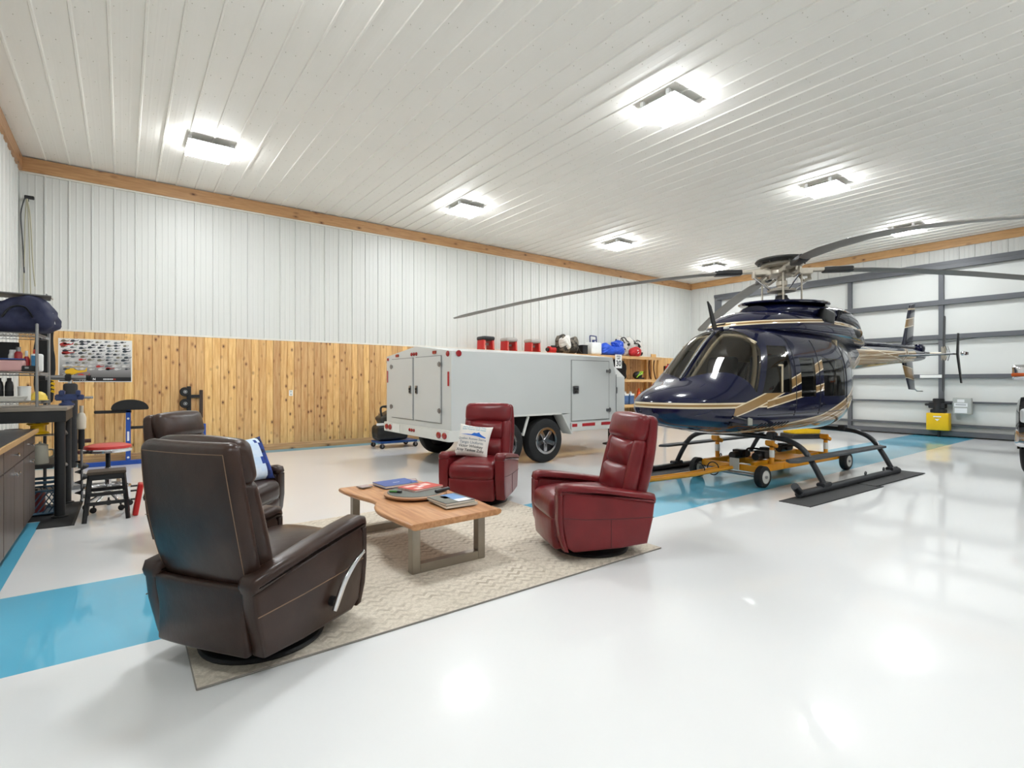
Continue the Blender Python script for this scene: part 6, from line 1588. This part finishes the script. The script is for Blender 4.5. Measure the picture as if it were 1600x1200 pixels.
b = MB(); b.span((0.11, EY - 0.02, 0.60), (1.15, EY + 0.02, 0.645)); b.build('crossbar', M_BLACK, t, bevel=0.005)
b = MB(); b.span((-0.38, EY - 0.03, 0.875), (0.12, EY + 0.03, 0.925)); b.build('arm', M_BLACK, t, bevel=0.008)
b = MB(); n = 20
b.prism([(0.10 + 0.26 * math.cos(PI * i / n), 0.93 + 0.17 * math.sin(PI * i / n) ** 0.8) for i in range(n + 1)], EY - 0.12, EY + 0.12, 'xz'); b.build('half_round_pad', M_RUBBER, t, bevel=0.012)
# ---- roller bracket on the wall
t = thing('roller_bracket', 'black steel bracket with two rollers mounted on the pine wall', 'bracket', (1.0, Y1 - 0.024, 1.0))
b = MB(); b.span((-0.035, -0.06, -0.3), (0.035, 0.0, 0.32)); b.build('back_bar', M_BLACK, t, bevel=0.005)
b = MB(); b.span((0.035, -0.05, 0.10), (0.2, -0.01, 0.16)); b.build('cross_arm', M_BLACK, t, bevel=0.005)
b = MB(); b.span((0.17, -0.06, -0.28), (0.225, 0.0, 0.25)); b.build('side_bar', mat('brown_steel', (52, 36, 28), 0.5), t, bevel=0.005)
for z in (0.0, 0.22):
    b = MB(); b.lathe([(0.075, -0.05), (0.085, -0.035), (0.085, 0.035), (0.075, 0.05), (0, 0.05)], (-0.07, -0.12, z), 22, 'y'); rl = b.build('roller', M_RUBBER, t)
    q = MB(); q.torus((-0.07, -0.171, z), 0.028, 0.007, 18, 6, 'y'); q.cyl((-0.07, -0.175, z), (-0.07, -0.165, z), 0.015, n=10); q.build('roller_cap', M_CHROME, rl)

# ---- poster of helicopters
t = thing('helicopter_poster', 'poster of many small helicopters on a grey gradient, on the pine wall', 'poster', (-0.365, Y1 - 0.029, 1.77))
m_post = bpy.data.materials.new('poster_gradient'); m_post.use_nodes = True
k = NT(m_post); X, Y, Z = k.xyz(k.obj())
k.color(k.mix(k.ramp(Z, 0.25, -0.36), srgb(232, 230, 228), srgb(52, 44, 46))); k.b.inputs['Roughness'].default_value = 0.35
PW_, PH_ = 1.0, 0.74
b = MB(); b.box((0, 0.002, 0), (PW_, 0.004, PH_)); b.build('sheet', mat('poster_border', (232, 230, 226), 0.5), t, smooth=0)
b = MB(); b.box((0, -0.0005, 0), (PW_ - 0.03, 0.002, PH_ - 0.03)); sheet = b.build('printed_area', m_post, t, smooth=0)
b = MB(); b.box((0, -0.002, -PH_ / 2 + 0.05), (PW_ - 0.03, 0.001, 0.07)); b.build('black_footer', M_BLACKINK, t, smooth=0)
sil = [(-0.5, 0.0), (-0.42, 0.14), (-0.2, 0.24), (0.0, 0.22), (0.12, 0.10), (0.46, 0.12), (0.52, 0.28), (0.56, 0.28), (0.54, 0.04), (0.1, -0.06), (-0.1, -0.16), (-0.4, -0.14)]
m_helis = [mat('print_dark', (48, 54, 62), 0.5, var=0), mat('print_grey', (104, 112, 116), 0.5, var=0), mat('print_red', (176, 52, 46), 0.5, var=0), mat('print_pale', (206, 204, 200), 0.5, var=0), mat('print_yellow', (226, 178, 30), 0.5, var=0), mat('print_olive', (110, 104, 86), 0.5, var=0)]
rs = random.Random(5)
def print_heli(x, z, s, mm, flip=1):
    b = MB(); y = -0.0022
    b.add([(x + flip * a * s, y, z + c * s) for a, c in sil], [tuple(range(len(sil)))])
    b.add([(x - 0.5 * s, y, z + 0.30 * s), (x + 0.42 * s, y, z + 0.33 * s), (x + 0.42 * s, y, z + 0.36 * s), (x - 0.5 * s, y, z + 0.33 * s)], [(0, 1, 2, 3)])
    me = bpy.data.meshes.new('printed_helicopter'); me.from_pydata(b.v, [], b.f); link('printed_helicopter', me, mm, sheet)
for r_ in range(10):
    for c_ in range(8):
        x = -0.42 + c_ * 0.115 + rs.uniform(-0.02, 0.02) + (0.03 if r_ % 2 else 0); z = 0.32 - r_ * 0.052 + rs.uniform(-0.008, 0.008)
        if z < -0.16 and x < -0.1: continue
        mm = m_helis[rs.choice((0, 0, 0, 1, 1, 5)) if r_ < 6 else rs.choice((0, 1, 3, 3, 5, 2))]
        print_heli(x, z, rs.uniform(0.07, 0.11), mm)
print_heli(-0.28, -0.20, 0.28, m_helis[4]); print_heli(-0.40, 0.26, 0.17, m_helis[2]); print_heli(-0.38, 0.12, 0.16, m_helis[2]); print_heli(0.18, -0.14, 0.12, m_helis[2]); print_heli(-0.18, -0.265, 0.16, m_helis[2]); print_heli(-0.38, -0.27, 0.14, m_helis[3])
Mq = lambda x, z: TR((x, -0.0035, z), (PI / 2, 0, 0))
for x, s, txt in ((-0.37, 0.05, 'Tour'), (-0.17, 0.07, 'Heli'), (-0.03, 0.05, 'N')):
    lettering('footer_word', txt, s, Mq(x, -PH_ / 2 + 0.05), M_WHITEINK, t, offset=0.002)
for i in range(9):
    b = MB(); b.box((0.10 + i * 0.02, -0.003, -PH_ / 2 + 0.05), (0.013, 0.0006, 0.026 if i % 2 else 0.022)); b.build('footer_mark', M_WHITEINK if i < 7 else m_helis[2], t, smooth=0)

# ---- cord hanging in the corner
t = thing('cord_bundle', 'pale cords looped over a black hook high in the wall corner', 'cord', (-1.24, Y1 - 0.06, 4.36))
b = MB(); b.cyl((0, 0.04, 0), (0, -0.08, 0.02), 0.02, n=10); b.box((0.03, -0.07, 0.03), (0.12, 0.06, 0.05)); b.build('hook', M_BLACK, t, bevel=0.008)
m_cordp = mat('pale_cord', (176, 170, 146), 0.6)
for dx, z1 in ((-0.03, -1.75), (0.035, -1.75), (0.07, -1.4)):
    b = MB(); b.tube(smoothpath([(0.0, -0.07, 0.02), (dx * 0.6, -0.075, -0.3), (dx, -0.07, -1.0), (dx * 1.4, -0.06, z1)], 5), 0.009, 6); b.build('cord_strand', m_cordp, t)
b = MB(); b.tube(smoothpath([(-0.02, -0.07, 0.03), (-0.07, -0.07, -0.25), (-0.05, -0.07, -0.7), (-0.03, -0.07, -1.2)], 5), 0.009, 6); b.build('dark_strand', M_BLACK, t)
# ---- jackets and bags hanging beyond the rack
t = thing('hanging_apron', 'black apron and gloves hanging beyond the wire rack beside the poster', 'apron', (-0.80, 8.9, 1.0))
lumpy((0.16, 0.10, 0.95), 0.04, TR((0, 0, 0.62)), 0.008, 51).build('cloth', mat('black_fabric2', (26, 26, 27), 0.9), t, smooth=70)
b = MB(); b.sphere((0.03, 0, 1.15), 0.085, 14, 8); b.build('hood', mat('grey_fabric', (56, 56, 56), 0.9), t)
for z in (0.28, 0.33, 0.38, 0.43):
    b = MB(); b.box((0.085, -0.045, z), (0.04, 0.012, 0.03), (0, 0.5, 0)); b.build('yellow_stripe', M_YELLOW, t)
b = MB(); b.cyl((0.0, 0.03, -1.0), (0.0, 0.03, 1.1), 0.018, n=10); b.build('hanger_pole', M_BLACK, t)
b = MB(); b.lathe([(0.18, -1.0), (0.18, -0.98), (0.04, -0.96)], (0, 0.03, 0), 18); b.build('pole_foot', M_BLACK, t)
